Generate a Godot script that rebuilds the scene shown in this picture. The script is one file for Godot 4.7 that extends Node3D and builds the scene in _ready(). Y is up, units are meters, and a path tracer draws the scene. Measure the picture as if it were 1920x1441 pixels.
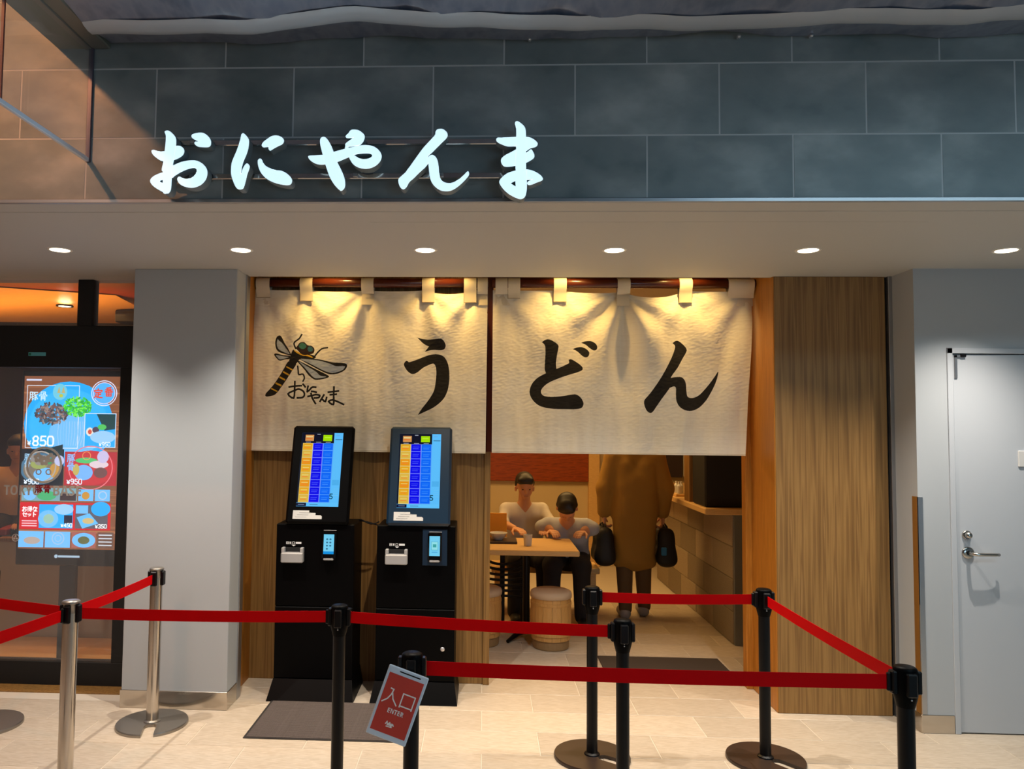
extends Node3D
# Noodle shop front in an indoor mall: glowing sign on tiles, two noren curtains, ticket machines, belt stanchions.

var M = {}
var names = {}
var rng = RandomNumberGenerator.new()
const ZF = -3.134      # face of the tiled upper wall
const SOF = 2.576      # underside of the soffit
const ZN = -4.985      # hanging plane of the curtains

func _ready():
	# ---- camera
	var cam = Camera3D.new()
	cam.name = "camera"
	cam.transform = Transform3D(Basis(Vector3(0.998965, 0.010752, -0.044199), Vector3(-0.008385, 0.998538, 0.053391), Vector3(0.044709, -0.052965, 0.997595)), Vector3(0, 1.66, 0))
	cam.projection = Camera3D.PROJECTION_FRUSTUM
	cam.near = 0.05
	cam.far = 60.0
	cam.size = 2.0 * 0.05 * 720.5 / 1442.0
	cam.frustum_offset = Vector2(0.05 * 118.4 / 1442.0, 0)
	cam.current = true
	add_child(cam)
	# ---- environment
	var we = WorldEnvironment.new()
	we.name = "environment"
	var env = Environment.new()
	env.background_mode = Environment.BG_COLOR
	env.background_color = Color(0.02, 0.022, 0.026)
	env.tonemap_mode = Environment.TONE_MAPPER_LINEAR
	env.tonemap_exposure = 1.0
	env.sdfgi_enabled = true
	env.ssao_enabled = true
	env.ssil_enabled = true
	we.environment = env
	add_child(we)
	# ---- large lights of the hall (the ceiling panels themselves are built in hall())
	area("hall_panel_light", Vector3(2.6, 3.13, -1.3), Vector3(0, -1, 0), Vector2(2.4, 0.4), Color(0.74, 0.92, 1.0), 2.5)
	area("hall_panel_light_b", Vector3(-3.6, 4.5, 0.6), Vector3(0, -1, 0), Vector2(1.6, 1.6), Color(1.0, 0.93, 0.84), 1.6)
	area("unseen_front_light", Vector3(3.3, 1.5, 4.2), Vector3(-0.25, 0.22, -1), Vector2(2.4, 1.6), Color(0.74, 0.89, 1.0), 3.1)  # unseen source added for the cool light on the tiled wall
	omni("warm_lamp_light", Vector3(-2.35, 3.75, -1.9), Color(1.0, 0.64, 0.38), 1.6, 0.03)
	area("restaurant_panel_light", Vector3(0.4, 2.66, -7.2), Vector3(0, -1, 0), Vector2(2.2, 1.2), Color(1.0, 0.82, 0.54), 3.0)
	area("neighbour_cove_light", Vector3(-3.9, 2.38, -6.3), Vector3(0, 1, 0), Vector2(1.8, 0.3), Color(1.0, 0.66, 0.30), 0.9)
	area("neighbour_panel_light", Vector3(-3.9, 2.62, -6.6), Vector3(0, -1, 0), Vector2(1.4, 1.0), Color(1.0, 0.76, 0.46), 1.4)
	rng.seed = 7
	materials()
	hall()
	floors()
	upper_wall()
	soffit()
	shell()
	door()
	neighbour()
	counter_and_interior()
	letters()
	barrier()
	norens()
	kiosks()
	stanchions()
	people()

# ------------------------------------------------------------------ nodes
func numbered(n):
	if not names.has(n):
		names[n] = 0
		return n
	names[n] += 1
	return "%s_%03d" % [n, names[n]]

func tag(o, label, category, group = "", kind = ""):
	o.set_meta("label", label)
	o.set_meta("category", category)
	if group:
		o.set_meta("group", group)
	if kind:
		o.set_meta("kind", kind)
	return o

func thing(n, label, category, at = Vector3.ZERO, turn = 0.0, group = ""):
	var o = Node3D.new()
	o.name = numbered(n)
	add_child(o)
	o.position = at
	o.rotation.y = turn
	return tag(o, label, category, group)

func obj(n, mesh, mat, parent = self, at = Vector3.ZERO):
	var o = MeshInstance3D.new()
	o.name = numbered(n) if parent == self else n
	o.mesh = mesh.done() if mesh is MB else mesh
	o.material_override = mat
	o.position = at
	parent.add_child(o, true)
	return o

func struct(n, mesh, mat, label, category):
	return tag(obj(n, mesh, mat), label, category, "", "structure")

func omni(n, at, col, e, size = 0.03):
	var l = OmniLight3D.new()
	l.name = n
	l.position = at
	l.light_color = col
	l.light_energy = e
	l.light_size = size
	l.omni_range = 14.0
	l.omni_attenuation = 2.0
	l.shadow_enabled = true
	add_child(l)

func spot(n, at, dir, col, e, angle, blend = 0.6, size = 0.03):
	var l = SpotLight3D.new()
	l.name = n
	l.light_color = col
	l.light_energy = e
	l.light_size = size
	l.spot_angle = angle
	l.spot_angle_attenuation = blend
	l.spot_range = 12.0
	l.spot_attenuation = 2.0
	l.shadow_enabled = true
	l.transform = facing(at, dir)
	add_child(l)

func area(n, at, dir, size, col, e):
	var l = AreaLight3D.new()
	l.name = n
	l.light_color = col
	l.light_energy = e
	l.area_size = size
	l.area_range = 16.0
	l.shadow_enabled = true
	l.transform = facing(at, dir)
	add_child(l)

func facing(at, dir):
	var d = dir.normalized()
	var up = Vector3(0, 0, -1) if abs(d.y) > 0.99 else Vector3.UP
	return Transform3D(Basis.looking_at(d, up), at)

# ------------------------------------------------------------------ mesh builder
class MB:
	var st = SurfaceTool.new()
	func _init():
		st.begin(Mesh.PRIMITIVE_TRIANGLES)
		st.set_smooth_group(-1)
	func smooth(on):
		st.set_smooth_group(0 if on else -1)
	func t(a, b, c):                     # counter-clockwise seen from outside
		st.add_vertex(a); st.add_vertex(c); st.add_vertex(b)
	func q(a, b, c, d):
		t(a, b, c); t(a, c, d)
	func tuv(a, b, c, ua, ub, uc):
		st.set_uv(ua); st.add_vertex(a)
		st.set_uv(uc); st.add_vertex(c)
		st.set_uv(ub); st.add_vertex(b)
	func quv(a, b, c, d, r = Rect2(0, 0, 1, 1)):   # a lower left, b lower right, c upper right, d upper left
		var u0 = Vector2(r.position.x, r.end.y); var u1 = r.end; var u2 = Vector2(r.end.x, r.position.y); var u3 = r.position
		tuv(a, b, c, u0, u1, u2); tuv(a, c, d, u0, u2, u3)
	func cv(a, b, c, mid):               # triangle of a convex body, turned outwards
		if (b - a).cross(c - a).dot((a + b + c) / 3.0 - mid) < 0:
			t(a, c, b)
		else:
			t(a, b, c)
	func cq(a, b, c, d, mid):
		cv(a, b, c, mid); cv(a, c, d, mid)
	func box(c, s, r = 0.004, xf = Transform3D()):
		var h = s / 2.0
		r = min(r, min(h.x, min(h.y, h.z)) * 0.9)
		var P = func(sx, sy, sz, ax):
			var p = Vector3(sx * (h.x - r), sy * (h.y - r), sz * (h.z - r))
			p[ax] += [sx, sy, sz][ax] * r
			return xf * (c + p)
		var mid = xf * c
		for ax in 3:
			var u = (ax + 1) % 3
			var v = (ax + 2) % 3
			for s0 in [-1, 1]:
				var k = []
				for uv in [[-1, -1], [1, -1], [1, 1], [-1, 1]]:
					var g = [0, 0, 0]
					g[ax] = s0; g[u] = uv[0]; g[v] = uv[1]
					k.append(P.call(g[0], g[1], g[2], ax))
				cq(k[0], k[1], k[2], k[3], mid)
			if r > 0.0:
				for su in [-1, 1]:
					for sv in [-1, 1]:
						var e = []
						for sa in [-1, 1]:
							var g2 = [0, 0, 0]
							g2[ax] = sa; g2[u] = su; g2[v] = sv
							e.append(P.call(g2[0], g2[1], g2[2], u)); e.append(P.call(g2[0], g2[1], g2[2], v))
						cq(e[0], e[1], e[3], e[2], mid)
		if r > 0.0:
			for sx in [-1, 1]:
				for sy in [-1, 1]:
					for sz in [-1, 1]:
						cv(P.call(sx, sy, sz, 0), P.call(sx, sy, sz, 1), P.call(sx, sy, sz, 2), mid)
		return self
	func span(a, b, r = 0.004):          # box from corner to corner
		return box((a + b) / 2.0, (b - a).abs(), r)
	func lathe(prof, segs = 24, c = Vector3.ZERO, xf = Transform3D()):   # [r, y] from bottom to top
		for i in prof.size() - 1:
			for k in segs:
				var a0 = TAU * k / segs; var a1 = TAU * (k + 1) / segs
				var f = func(p, a): return xf * (c + Vector3(cos(a) * p[0], p[1], -sin(a) * p[0]))
				var p0 = prof[i]; var p1 = prof[i + 1]
				if p0[0] < 1e-6:
					t(f.call(p0, a0), f.call(p1, a1), f.call(p1, a0))
				elif p1[0] < 1e-6:
					t(f.call(p0, a0), f.call(p0, a1), f.call(p1, a0))
				else:
					q(f.call(p0, a0), f.call(p0, a1), f.call(p1, a1), f.call(p1, a0))
		return self
	func tube(path, rad, segs = 8, caps = true):
		var rings = []
		var up = Vector3(0.13, 0.97, 0.21)
		for i in path.size():
			var d = (path[min(i + 1, path.size() - 1)] - path[max(i - 1, 0)]).normalized()
			var s = d.cross(up).normalized()
			if d.cross(up).length() < 0.1:
				s = d.cross(Vector3(1, 0, 0)).normalized()
			var w = s.cross(d)
			var r = rad[i] if rad is Array else rad
			var ring = []
			for k in segs:
				var a = TAU * k / segs
				ring.append(path[i] + s * cos(a) * r + w * sin(a) * r)
			rings.append(ring)
		for i in path.size() - 1:
			var mid = (path[i] + path[i + 1]) / 2.0
			for k in segs:
				var n = (k + 1) % segs
				cq(rings[i][k], rings[i][n], rings[i + 1][n], rings[i + 1][k], mid)
		if caps:
			for e in [0, path.size() - 1]:
				var inner = path[1] if e == 0 else path[e - 1]
				for k in segs:
					cv(path[e], rings[e][k], rings[e][(k + 1) % segs], inner)
		return self
	func flat(poly, z, xf = Transform3D(), back = false):
		var idx = Geometry2D.triangulate_polygon(poly)
		for i in range(0, idx.size(), 3):
			var a = poly[idx[i]]; var b = poly[idx[i + 1]]; var c = poly[idx[i + 2]]
			if ((b - a).cross(c - a) < 0) != back:
				var s = b; b = c; c = s
			t(xf * Vector3(a.x, a.y, z), xf * Vector3(b.x, b.y, z), xf * Vector3(c.x, c.y, z))
		return self
	func rim(poly, z0, z1, xf = Transform3D()):
		var n = poly.size()
		var area2 = 0.0
		for i in n:
			area2 += poly[i].cross(poly[(i + 1) % n])
		for i in n:
			var a = poly[i]; var b = poly[(i + 1) % n]
			if area2 < 0:
				var s = a; a = b; b = s
			q(xf * Vector3(a.x, a.y, z0), xf * Vector3(b.x, b.y, z0), xf * Vector3(b.x, b.y, z1), xf * Vector3(a.x, a.y, z1))
		return self
	func prism(poly, z0, z1, xf = Transform3D()):
		flat(poly, z1, xf)
		flat(poly, z0, xf, true)
		return rim(poly, z0, z1, xf)
	func done():
		st.generate_normals()
		return st.commit()

func plain_box(c, s, r = 0.004):
	return MB.new().box(c, s, r)

func span_mesh(a, b, r = 0.004):
	return MB.new().span(a, b, r)

# closed Catmull-Rom through [x, y, x, y ...]; corners are indices that stay sharp
func sm(a, corners = [], steps = 5):
	var p = []
	for i in range(0, a.size(), 2):
		p.append(Vector2(a[i], a[i + 1]))
	var n = p.size()
	var out = PackedVector2Array()
	for i in n:
		var p1 = p[i]; var p2 = p[(i + 1) % n]
		var p0 = p1 if corners.has(i) else p[(i - 1 + n) % n]
		var p3 = p2 if corners.has((i + 1) % n) else p[(i + 2) % n]
		for k in steps:
			out.append(p1.cubic_interpolate(p2, p0, p3, float(k) / steps))
	return out

func open_curve(a, steps = 6):
	var p = []
	for i in range(0, a.size(), 2):
		p.append(Vector2(a[i], a[i + 1]))
	var out = PackedVector2Array()
	for i in p.size() - 1:
		for k in steps:
			out.append(p[i].cubic_interpolate(p[i + 1], p[max(i - 1, 0)], p[min(i + 2, p.size() - 1)], float(k) / steps))
	out.append(p[-1])
	return out

func map2(poly, o, s, A):    # drawing units to metres
	var out = PackedVector2Array()
	for v in poly:
		var w = o + v * s
		out.append(Vector2(A[0] + A[1] * w.x + A[2] * w.y, A[3] + A[4] * w.x + A[5] * w.y))
	return out

func keyhole(outer, hole):
	var bo = 0; var bh = 0; var best = 1e9
	for i in outer.size():
		for j in hole.size():
			var d = outer[i].distance_squared_to(hole[j])
			if d < best:
				best = d; bo = i; bh = j
	var out = PackedVector2Array()
	var same = Geometry2D.is_polygon_clockwise(outer) == Geometry2D.is_polygon_clockwise(hole)
	var dirn = (hole[bh] - outer[bo]).normalized().orthogonal() * 1e-4
	for i in outer.size():
		out.append(outer[(bo + i) % outer.size()])
	var back = outer[bo]
	var side = -1.0
	var prev = outer[(bo - 1 + outer.size()) % outer.size()]
	if dirn.dot(prev - back) > 0:
		side = 1.0
	out.append(back + dirn * side)
	var n = hole.size()
	out.append(hole[bh] + dirn * side)
	for i in range(1, n):
		out.append(hole[(bh - i + n) % n] if same else hole[(bh + i) % n])
	out.append(hole[bh])
	return out

# ------------------------------------------------------------------ materials
func mat(n, col, rough = 0.6, metal = 0.0, spec = 0.5):
	var m = StandardMaterial3D.new()
	m.resource_name = n
	m.albedo_color = col
	m.roughness = rough
	m.metallic = metal
	m.metallic_specular = spec
	M[n] = m
	return m

func glow(n, col, e, base = Color(0.9, 0.9, 0.9)):
	var m = mat(n, base, 0.4)
	m.emission_enabled = true
	m.emission = col
	m.emission_energy_multiplier = e
	return m

func noise(sd, freq, octaves = 4, type = FastNoiseLite.TYPE_SIMPLEX):
	var f = FastNoiseLite.new()
	f.seed = sd
	f.frequency = freq
	f.noise_type = type
	f.fractal_octaves = octaves
	return f

func ntex(sd, freq, cols, octaves = 4, size = 512, normal = false, bump = 4.0):
	var tx = NoiseTexture2D.new()
	tx.width = size
	tx.height = size
	tx.seamless = true
	tx.noise = noise(sd, freq, octaves)
	if normal:
		tx.as_normal_map = true
		tx.bump_strength = bump
	else:
		var g = Gradient.new()
		g.offsets = PackedFloat32Array(range(cols.size()).map(func(i): return float(i) / (cols.size() - 1)))
		g.colors = PackedColorArray(cols)
		tx.color_ramp = g
	return tx

func tri(m, scale, offset = Vector3.ZERO, world = true):
	m.uv1_triplanar = true
	m.uv1_world_triplanar = world
	m.uv1_scale = scale
	m.uv1_offset = offset
	m.uv1_triplanar_sharpness = 8.0
	return m

func c8(r, g, b):
	return Color(r / 255.0, g / 255.0, b / 255.0)

func materials():
	var cement = ntex(3, 0.006, [c8(120, 136, 140), c8(140, 155, 158), c8(150, 163, 166), c8(168, 180, 182), c8(188, 198, 199)], 6)
	var cement_b = ntex(4, 0.01, [Color(0.62, 0.62, 0.62), Color(0.4, 0.4, 0.4)], 4)
	for i in 5:
		var m = mat("tile%d" % i, Color(1, 1, 1).darkened([0.0, 0.06, 0.12, 0.04, 0.09][i]), 0.5)
		m.albedo_texture = cement
		m.roughness_texture = cement_b
		m.roughness = 0.95
		tri(m, Vector3(0.55, 0.9, 0.55), Vector3(i * 0.37, i * 0.21, 0))
	mat("grout", c8(206, 212, 214), 0.8)
	var streak = ntex(11, 0.02, [c8(176, 160, 138), c8(200, 186, 166), c8(212, 199, 181), c8(190, 174, 152), c8(216, 204, 188)], 5)
	var streak_r = ntex(12, 0.04, [Color(0.7, 0.7, 0.7), Color(0.42, 0.42, 0.42)], 3)
	for i in 5:
		var m2 = mat("floor%d" % i, Color(1, 1, 1).darkened([0.0, 0.05, 0.02, 0.08, 0.035][i]), 0.75)
		m2.albedo_texture = streak
		m2.roughness_texture = streak_r
		tri(m2, Vector3(0.55, 1.0, 6.5), Vector3(i * 0.31, 0, i * 0.43))
	mat("floor_grout", c8(214, 204, 188), 0.85)
	var oak = ntex(21, 0.007, [c8(112, 79, 36), c8(136, 99, 49), c8(154, 116, 62), c8(124, 88, 42), c8(166, 128, 74)], 4)
	var wood = mat("oak", Color(1, 1, 1), 0.5)
	wood.albedo_texture = oak
	tri(wood, Vector3(5.2, 0.14, 5.2))
	var amber = mat("amber_lit_wood", Color(1, 1, 1), 0.45)  # amber jamb wood; on the oak return it stands in for warm interior light
	amber.albedo_texture = ntex(22, 0.016, [c8(150, 94, 26), c8(192, 126, 44), c8(166, 106, 32), c8(204, 138, 54)], 4)
	tri(amber, Vector3(6.0, 0.14, 6.0))
	var pale = ntex(23, 0.016, [c8(208, 166, 104), c8(226, 186, 124), c8(218, 176, 112)], 4)
	var pw = mat("pale_wood", Color(1, 1, 1), 0.45)
	pw.albedo_texture = pale
	tri(pw, Vector3(0.8, 9.0, 9.0))
	var bw = mat("barrel_wood", c8(238, 222, 196), 0.5)
	bw.albedo_texture = pale
	tri(bw, Vector3(14, 0.8, 14))
	var ow = mat("orange_wood", c8(255, 150, 70), 0.5)
	ow.albedo_texture = oak
	tri(ow, Vector3(0.7, 6.0, 6.0))
	mat("lacquer", c8(84, 34, 16), 0.22)
	mat("wall_paint", c8(180, 186, 191), 0.7)
	mat("soffit_paint", c8(190, 190, 186), 0.62)
	mat("groove", c8(60, 56, 50), 0.8)
	mat("door_paint", c8(190, 196, 203), 0.5)
	mat("dark_gap", c8(36, 36, 42), 0.8)
	mat("steel", c8(196, 190, 182), 0.17, 1.0)
	mat("chrome", c8(214, 214, 214), 0.13, 1.0)
	mat("alu", c8(178, 180, 184), 0.35, 0.9)
	mat("dull_alu", c8(132, 136, 134), 0.45, 0.6)
	mat("dark_steel", c8(150, 145, 138), 0.35, 0.75)
	mat("black", c8(11, 11, 14), 0.38, 0.0, 0.35)
	mat("black_satin", c8(6, 6, 7), 0.42, 0.0, 0.18)
	mat("black_base", c8(52, 38, 30), 0.4)
	mat("black_matte", c8(18, 18, 19), 0.7)
	mat("blue_black", c8(20, 44, 66), 0.3)  # blue holds the cool reflection on the right ticket machine monitor
	mat("screw", c8(220, 220, 225), 0.3, 0.8)
	var belt = mat("belt", c8(212, 2, 10), 0.6)
	belt.metallic_specular = 0.2
	mat("white_plastic", c8(214, 214, 212), 0.4)
	mat("grey_plastic", c8(168, 168, 168), 0.45)
	mat("sign_frame", c8(214, 236, 255), 0.4)
	mat("sign_red", c8(206, 68, 56), 0.45)
	mat("print_white", c8(248, 250, 250), 0.5)
	mat("print_black", c8(20, 18, 16), 0.6)
	mat("sign_side", c8(120, 134, 142), 0.5)
	var rib = mat("mat_ribbed", c8(104, 94, 90), 0.95)
	rib.albedo_texture = ntex(31, 0.15, [Color(0.55, 0.55, 0.55), Color(1, 1, 1), Color(0.8, 0.8, 0.8)], 3, 256)
	tri(rib, Vector3(5, 5, 5))
	mat("mat_edge", c8(40, 36, 35), 0.8)
	var film = mat("film", c8(128, 136, 156), 0.34)
	film.albedo_texture = ntex(41, 0.02, [Color(0.72, 0.75, 0.8), Color(1, 1, 1), Color(0.86, 0.88, 0.92)], 4)
	tri(film, Vector3(0.7, 0.7, 0.35))
	film.clearcoat_enabled = true
	film.clearcoat = 0.5
	film.clearcoat_roughness = 0.25
	mat("film_hem", c8(182, 190, 200), 0.35)
	mat("ceiling_board", c8(120, 128, 122), 0.7)
	var g = mat("glass", Color(0.92, 0.96, 1.0, 0.05), 0.04)
	g.transparency = BaseMaterial3D.TRANSPARENCY_ALPHA
	var stone = ntex(51, 0.03, [c8(138, 122, 100), c8(172, 156, 132), c8(158, 142, 118), c8(190, 174, 150)], 5)
	for i in 3:
		var ms = mat("stone%d" % i, Color(1, 1, 1).darkened([0, 0.1, 0.18][i]), 0.85)
		ms.albedo_texture = stone
		tri(ms, Vector3(2.4, 2.4, 2.4), Vector3(i * 0.3, 0, i * 0.2))
	mat("stone_joint", c8(78, 64, 46), 0.9)
	mat("plaster", c8(206, 186, 146), 0.8)
	mat("cushion", c8(206, 180, 150), 0.7)
	mat("barrel_base", c8(150, 120, 80), 0.6)
	mat("brass", c8(196, 150, 84), 0.35, 0.8)
	mat("screen_black", c8(8, 8, 10), 0.15)
	glow("letter_face", Color(0.80, 0.94, 1.0), 1.02)
	glow("lamp_face", Color(1.0, 0.93, 0.8), 6.0)
	glow("warm_face", Color(1.0, 0.76, 0.42), 3.0)
	glow("panel_face", Color(0.95, 0.98, 1.0), 2.0)
	mat("lamp_ring", c8(228, 224, 216), 0.4)
	mat("skin", c8(206, 150, 112), 0.55)
	mat("hair", c8(22, 17, 14), 0.5)
	mat("shirt_grey", c8(206, 200, 196), 0.8)
	mat("shirt_blue", c8(168, 172, 186), 0.8)
	mat("coat", c8(158, 118, 46), 0.85)
	mat("trousers", c8(98, 78, 52), 0.85)
	mat("dark_cloth", c8(30, 28, 32), 0.85)
	mat("shoe", c8(150, 148, 150), 0.6)
	mat("bag", c8(16, 16, 20), 0.6)
	mat("blue_tag", c8(30, 110, 170), 0.5)
	mat("cream_shirt", c8(232, 196, 150), 0.8)
	mat("red_board", c8(150, 26, 22), 0.5)
	mat("mouth", c8(130, 70, 60), 0.6)
	mat("eye", c8(24, 20, 18), 0.3)
	mat("sticker_cyan", c8(96, 186, 198), 0.5)  # own teal colour of the small label on the window head
	mat("paper", c8(206, 200, 190), 0.7)

# ------------------------------------------------------------------ setting
func hall():
	# the mall passage around and behind the camera
	var b = MB.new()
	b.span(Vector3(-6.6, 0, 4.9), Vector3(5.6, 4.7, 5.1))
	struct("wall_rear", b, mat("rear_paint", c8(96, 98, 102), 0.7), "plain painted wall across the passage from the shop front", "wall")
	b = MB.new()
	b.span(Vector3(-6.8, 0, -10), Vector3(-6.6, 4.7, 5.1))
	struct("wall_far_left", b, M.wall_paint, "plain painted side wall closing the passage past the neighbour shop", "wall")
	b = MB.new()
	b.span(Vector3(5.6, 0, -4.5), Vector3(5.8, 4.7, 5.1))
	struct("wall_far_right", b, M.wall_paint, "plain painted side wall closing the passage past the grey door", "wall")
	b = MB.new()
	b.span(Vector3(-6.6, 4.6, -3.2), Vector3(-1.83, 4.7, 5.1))
	struct("ceiling_high", b, M.soffit_paint, "high ceiling of the passage left of the glass barrier", "ceiling")
	b = MB.new()
	b.span(Vector3(-1.83, 3.249, -3.14), Vector3(-1.6, 4.6, 5.0), 0.003)
	struct("ceiling_edge", b, M.ceiling_board, "grey ceiling drop beside the metal rail of the glass barrier", "ceiling")
	b = MB.new()
	b.span(Vector3(-1.6, 3.34, -3.14), Vector3(5.6, 3.44, 5.0), 0.003)
	struct("ceiling", b, M.ceiling_board, "low ceiling above the grey plastic sheet", "ceiling")
	# ceiling panels of the hall (behind the camera)
	for p in [[Vector3(2.6, 3.16, -1.3), Vector3(2.4, 0.03, 0.4), "panel_face", "flat white ceiling light panel over the passage right of the queue"], [Vector3(-3.6, 4.56, 0.6), Vector3(1.6, 0.05, 1.6), "panel_face", "square ceiling light panel in the high ceiling on the left"]]:
		var t = thing("ceiling_light", p[3], "light", p[0])
		obj("diffuser", plain_box(Vector3(0, -0.005, 0), p[1] - Vector3(0.06, 0.01, 0.06)), M[p[2]], t)
		obj("frame", plain_box(Vector3(0, 0.012, 0), p[1]), M.lamp_ring, t)
	var s = thing("unseen_light_box", "unseen light box added opposite the shop for the cool light on the tiles", "light", Vector3(3.3, 1.5, 4.4))
	obj("frame", plain_box(Vector3(0, 0, 0.05), Vector3(2.5, 1.7, 0.08)), M.black, s)  # unseen body for the added cool light
	obj("diffuser", plain_box(Vector3(0, 0, 0), Vector3(2.4, 1.6, 0.06)), glow("cool_face", Color(0.7, 0.88, 1.0), 1.0), s)
	var w = thing("pendant_lamp", "warm pendant lamp high above the left end of the tiled wall", "lamp", Vector3(-2.35, 3.75, -1.9))
	obj("bulb", MB.new().lathe([[0.0, -0.03], [0.03, -0.015], [0.03, 0.015], [0.0, 0.03]], 12), M.warm_face, w)
	obj("cord", MB.new().tube([Vector3(0, 0.03, 0), Vector3(0, 0.85, 0)], 0.004, 6), M.black, w)
	# plastic sheet under the low ceiling, with a hem that hangs in a shallow wave
	var nz = noise(61, 0.9, 3)
	var g = MB.new()
	g.smooth(true)
	var prof = [[-3.125, 3.268], [-3.08, 3.262], [-3.03, 3.25], [-2.985, 3.238], [-2.955, 3.23], [-2.935, 3.226], [-2.91, 3.228], [-2.88, 3.236], [-2.82, 3.244], [-2.7, 3.25], [-2.3, 3.255], [-1.8, 3.255], [-1.2, 3.255], [0.0, 3.255], [1.1, 3.255]]
	var nx = 150
	var rows = []
	for p in prof:
		var row = []
		for i in nx + 1:
			var x = lerp(-1.595, 5.55, float(i) / nx)
			var near = clamp((-2.4 - p[0]) / 0.4, 0.0, 1.0) * clamp((x + 1.6) * 2.0, 0.0, 1.0)
			var zz = p[0] + near * 0.09 * nz.get_noise_2d(x * 0.5, 3.0) * clamp((p[0] + 3.125) * 8.0, 0.0, 1.0)
			var yy = p[1] + 0.024 * nz.get_noise_2d(x * 1.1, p[0] * 0.8) * clamp((x + 1.6) * 2.0, 0.3, 1.0)
			yy += (0.006 * sin(x * 9.0 + sin(p[0] * 2.0)) + 0.022 * pow(abs(sin(x * 4.6 + 0.3 * sin(x * 3.0))), 14.0)) * (1.0 if p[0] > -2.9 else 0.15)
			row.append(Vector3(x, yy, zz))
		rows.append(row)
	for j in prof.size() - 1:
		for i in nx:
			g.q(rows[j][i], rows[j][i + 1], rows[j + 1][i + 1], rows[j + 1][i])
	var sheet = thing("plastic_sheet", "grey translucent plastic sheet hung under the ceiling above the tiled wall", "plastic sheet")
	obj("film", g, M.film, sheet)
	var hem = MB.new()
	hem.smooth(true)
	for i in nx:
		for d in 4:
			var o0 = [Vector3(0, 0.006, -0.05), Vector3(0, -0.004, -0.034), Vector3(0, -0.007, 0.0), Vector3(0, -0.002, 0.034), Vector3(0, 0.008, 0.055)]
			hem.q(rows[5][i] + o0[d], rows[5][i + 1] + o0[d], rows[5][i + 1] + o0[d + 1], rows[5][i] + o0[d + 1])
	obj("hem", hem, M.film_hem, sheet)
	for cx in [0.18, 1.03, 1.32]:
		obj("clip", plain_box(Vector3(cx, 3.256, -3.11), Vector3(0.014, 0.012, 0.02), 0.003), M.screw, sheet)

func floors():
	var b = MB.new()
	b.span(Vector3(-6.6, -0.12, -10.2), Vector3(5.6, -0.0022, 5.0), 0.0)
	var fl = struct("floor", b, M.floor_grout, "pale wood-look stone tile floor running from the passage into the shop", "floor")
	var L = 0.6075
	var W = 0.2945
	var made = [MB.new().box(Vector3.ZERO, Vector3(L - 0.004, 0.02, W - 0.004), 0.0018).done()]
	var r = 0
	var z = -2.6725
	while z > -7.4:
		var xl = max(-3.4, z * 0.72 - 0.3) if z > -4.65 else -1.5
		var xr = min(3.6, -z * 0.80 + 0.35) if z > -4.45 else 2.2
		if z < -6.0:
			xl = 0.0
			xr = 2.0
		elif z < -5.05:
			xl = -0.1
		var off = 0.006 + (0.3 if r % 2 == 1 else 0.0)
		var i = int(floor((xl - off) / L))
		while off + i * L < xr:
			obj("tile", made[0], M["floor%d" % rng.randi_range(0, 4)], fl, Vector3(off + (i + 0.5) * L, -0.01 + rng.randf_range(-0.0004, 0.0004), z))
			i += 1
		z -= W
		r += 1

func upper_wall():
	var b = MB.new()
	b.span(Vector3(-6.6, 2.58, -3.4), Vector3(5.6, 4.65, ZF - 0.001), 0.0)
	var w = struct("wall_upper", b, M.grout, "upper wall of dark grey stone-look tiles behind the glowing sign letters", "wall")
	var L = 0.5885
	var rows = [[2.597, 2.856, 0.5, 0], [2.8615, 3.156, 0.0, 1], [3.1615, 3.456, 0.5, 2], [3.4595, 3.756, 0.0, 3], [3.7595, 4.055, 0.5, 4]]
	for rw in rows:
		for k in range(-5, 10):
			var x0 = -1.396 + (k + rw[2]) * L + 0.0026
			var x1 = x0 + L - 0.0052
			if x0 > 4.6 or x1 < -4.0 or (rw[3] > 2 and x1 > -1.0) or (rw[3] == 2 and x0 > 4.0):
				continue
			var m = span_mesh(Vector3(x0, rw[0], ZF - 0.014), Vector3(x1, rw[1], ZF), 0.0015)
			obj("tile", m, M["tile%d" % rng.randi_range(0, 4)], w)
	var t = MB.new()
	t.span(Vector3(-6.5, 2.577, ZF - 0.03), Vector3(5.5, 2.596, ZF + 0.012), 0.003)
	struct("trim_1", t, M.alu, "thin metal edge strip along the bottom of the tiled upper wall", "trim")

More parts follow.
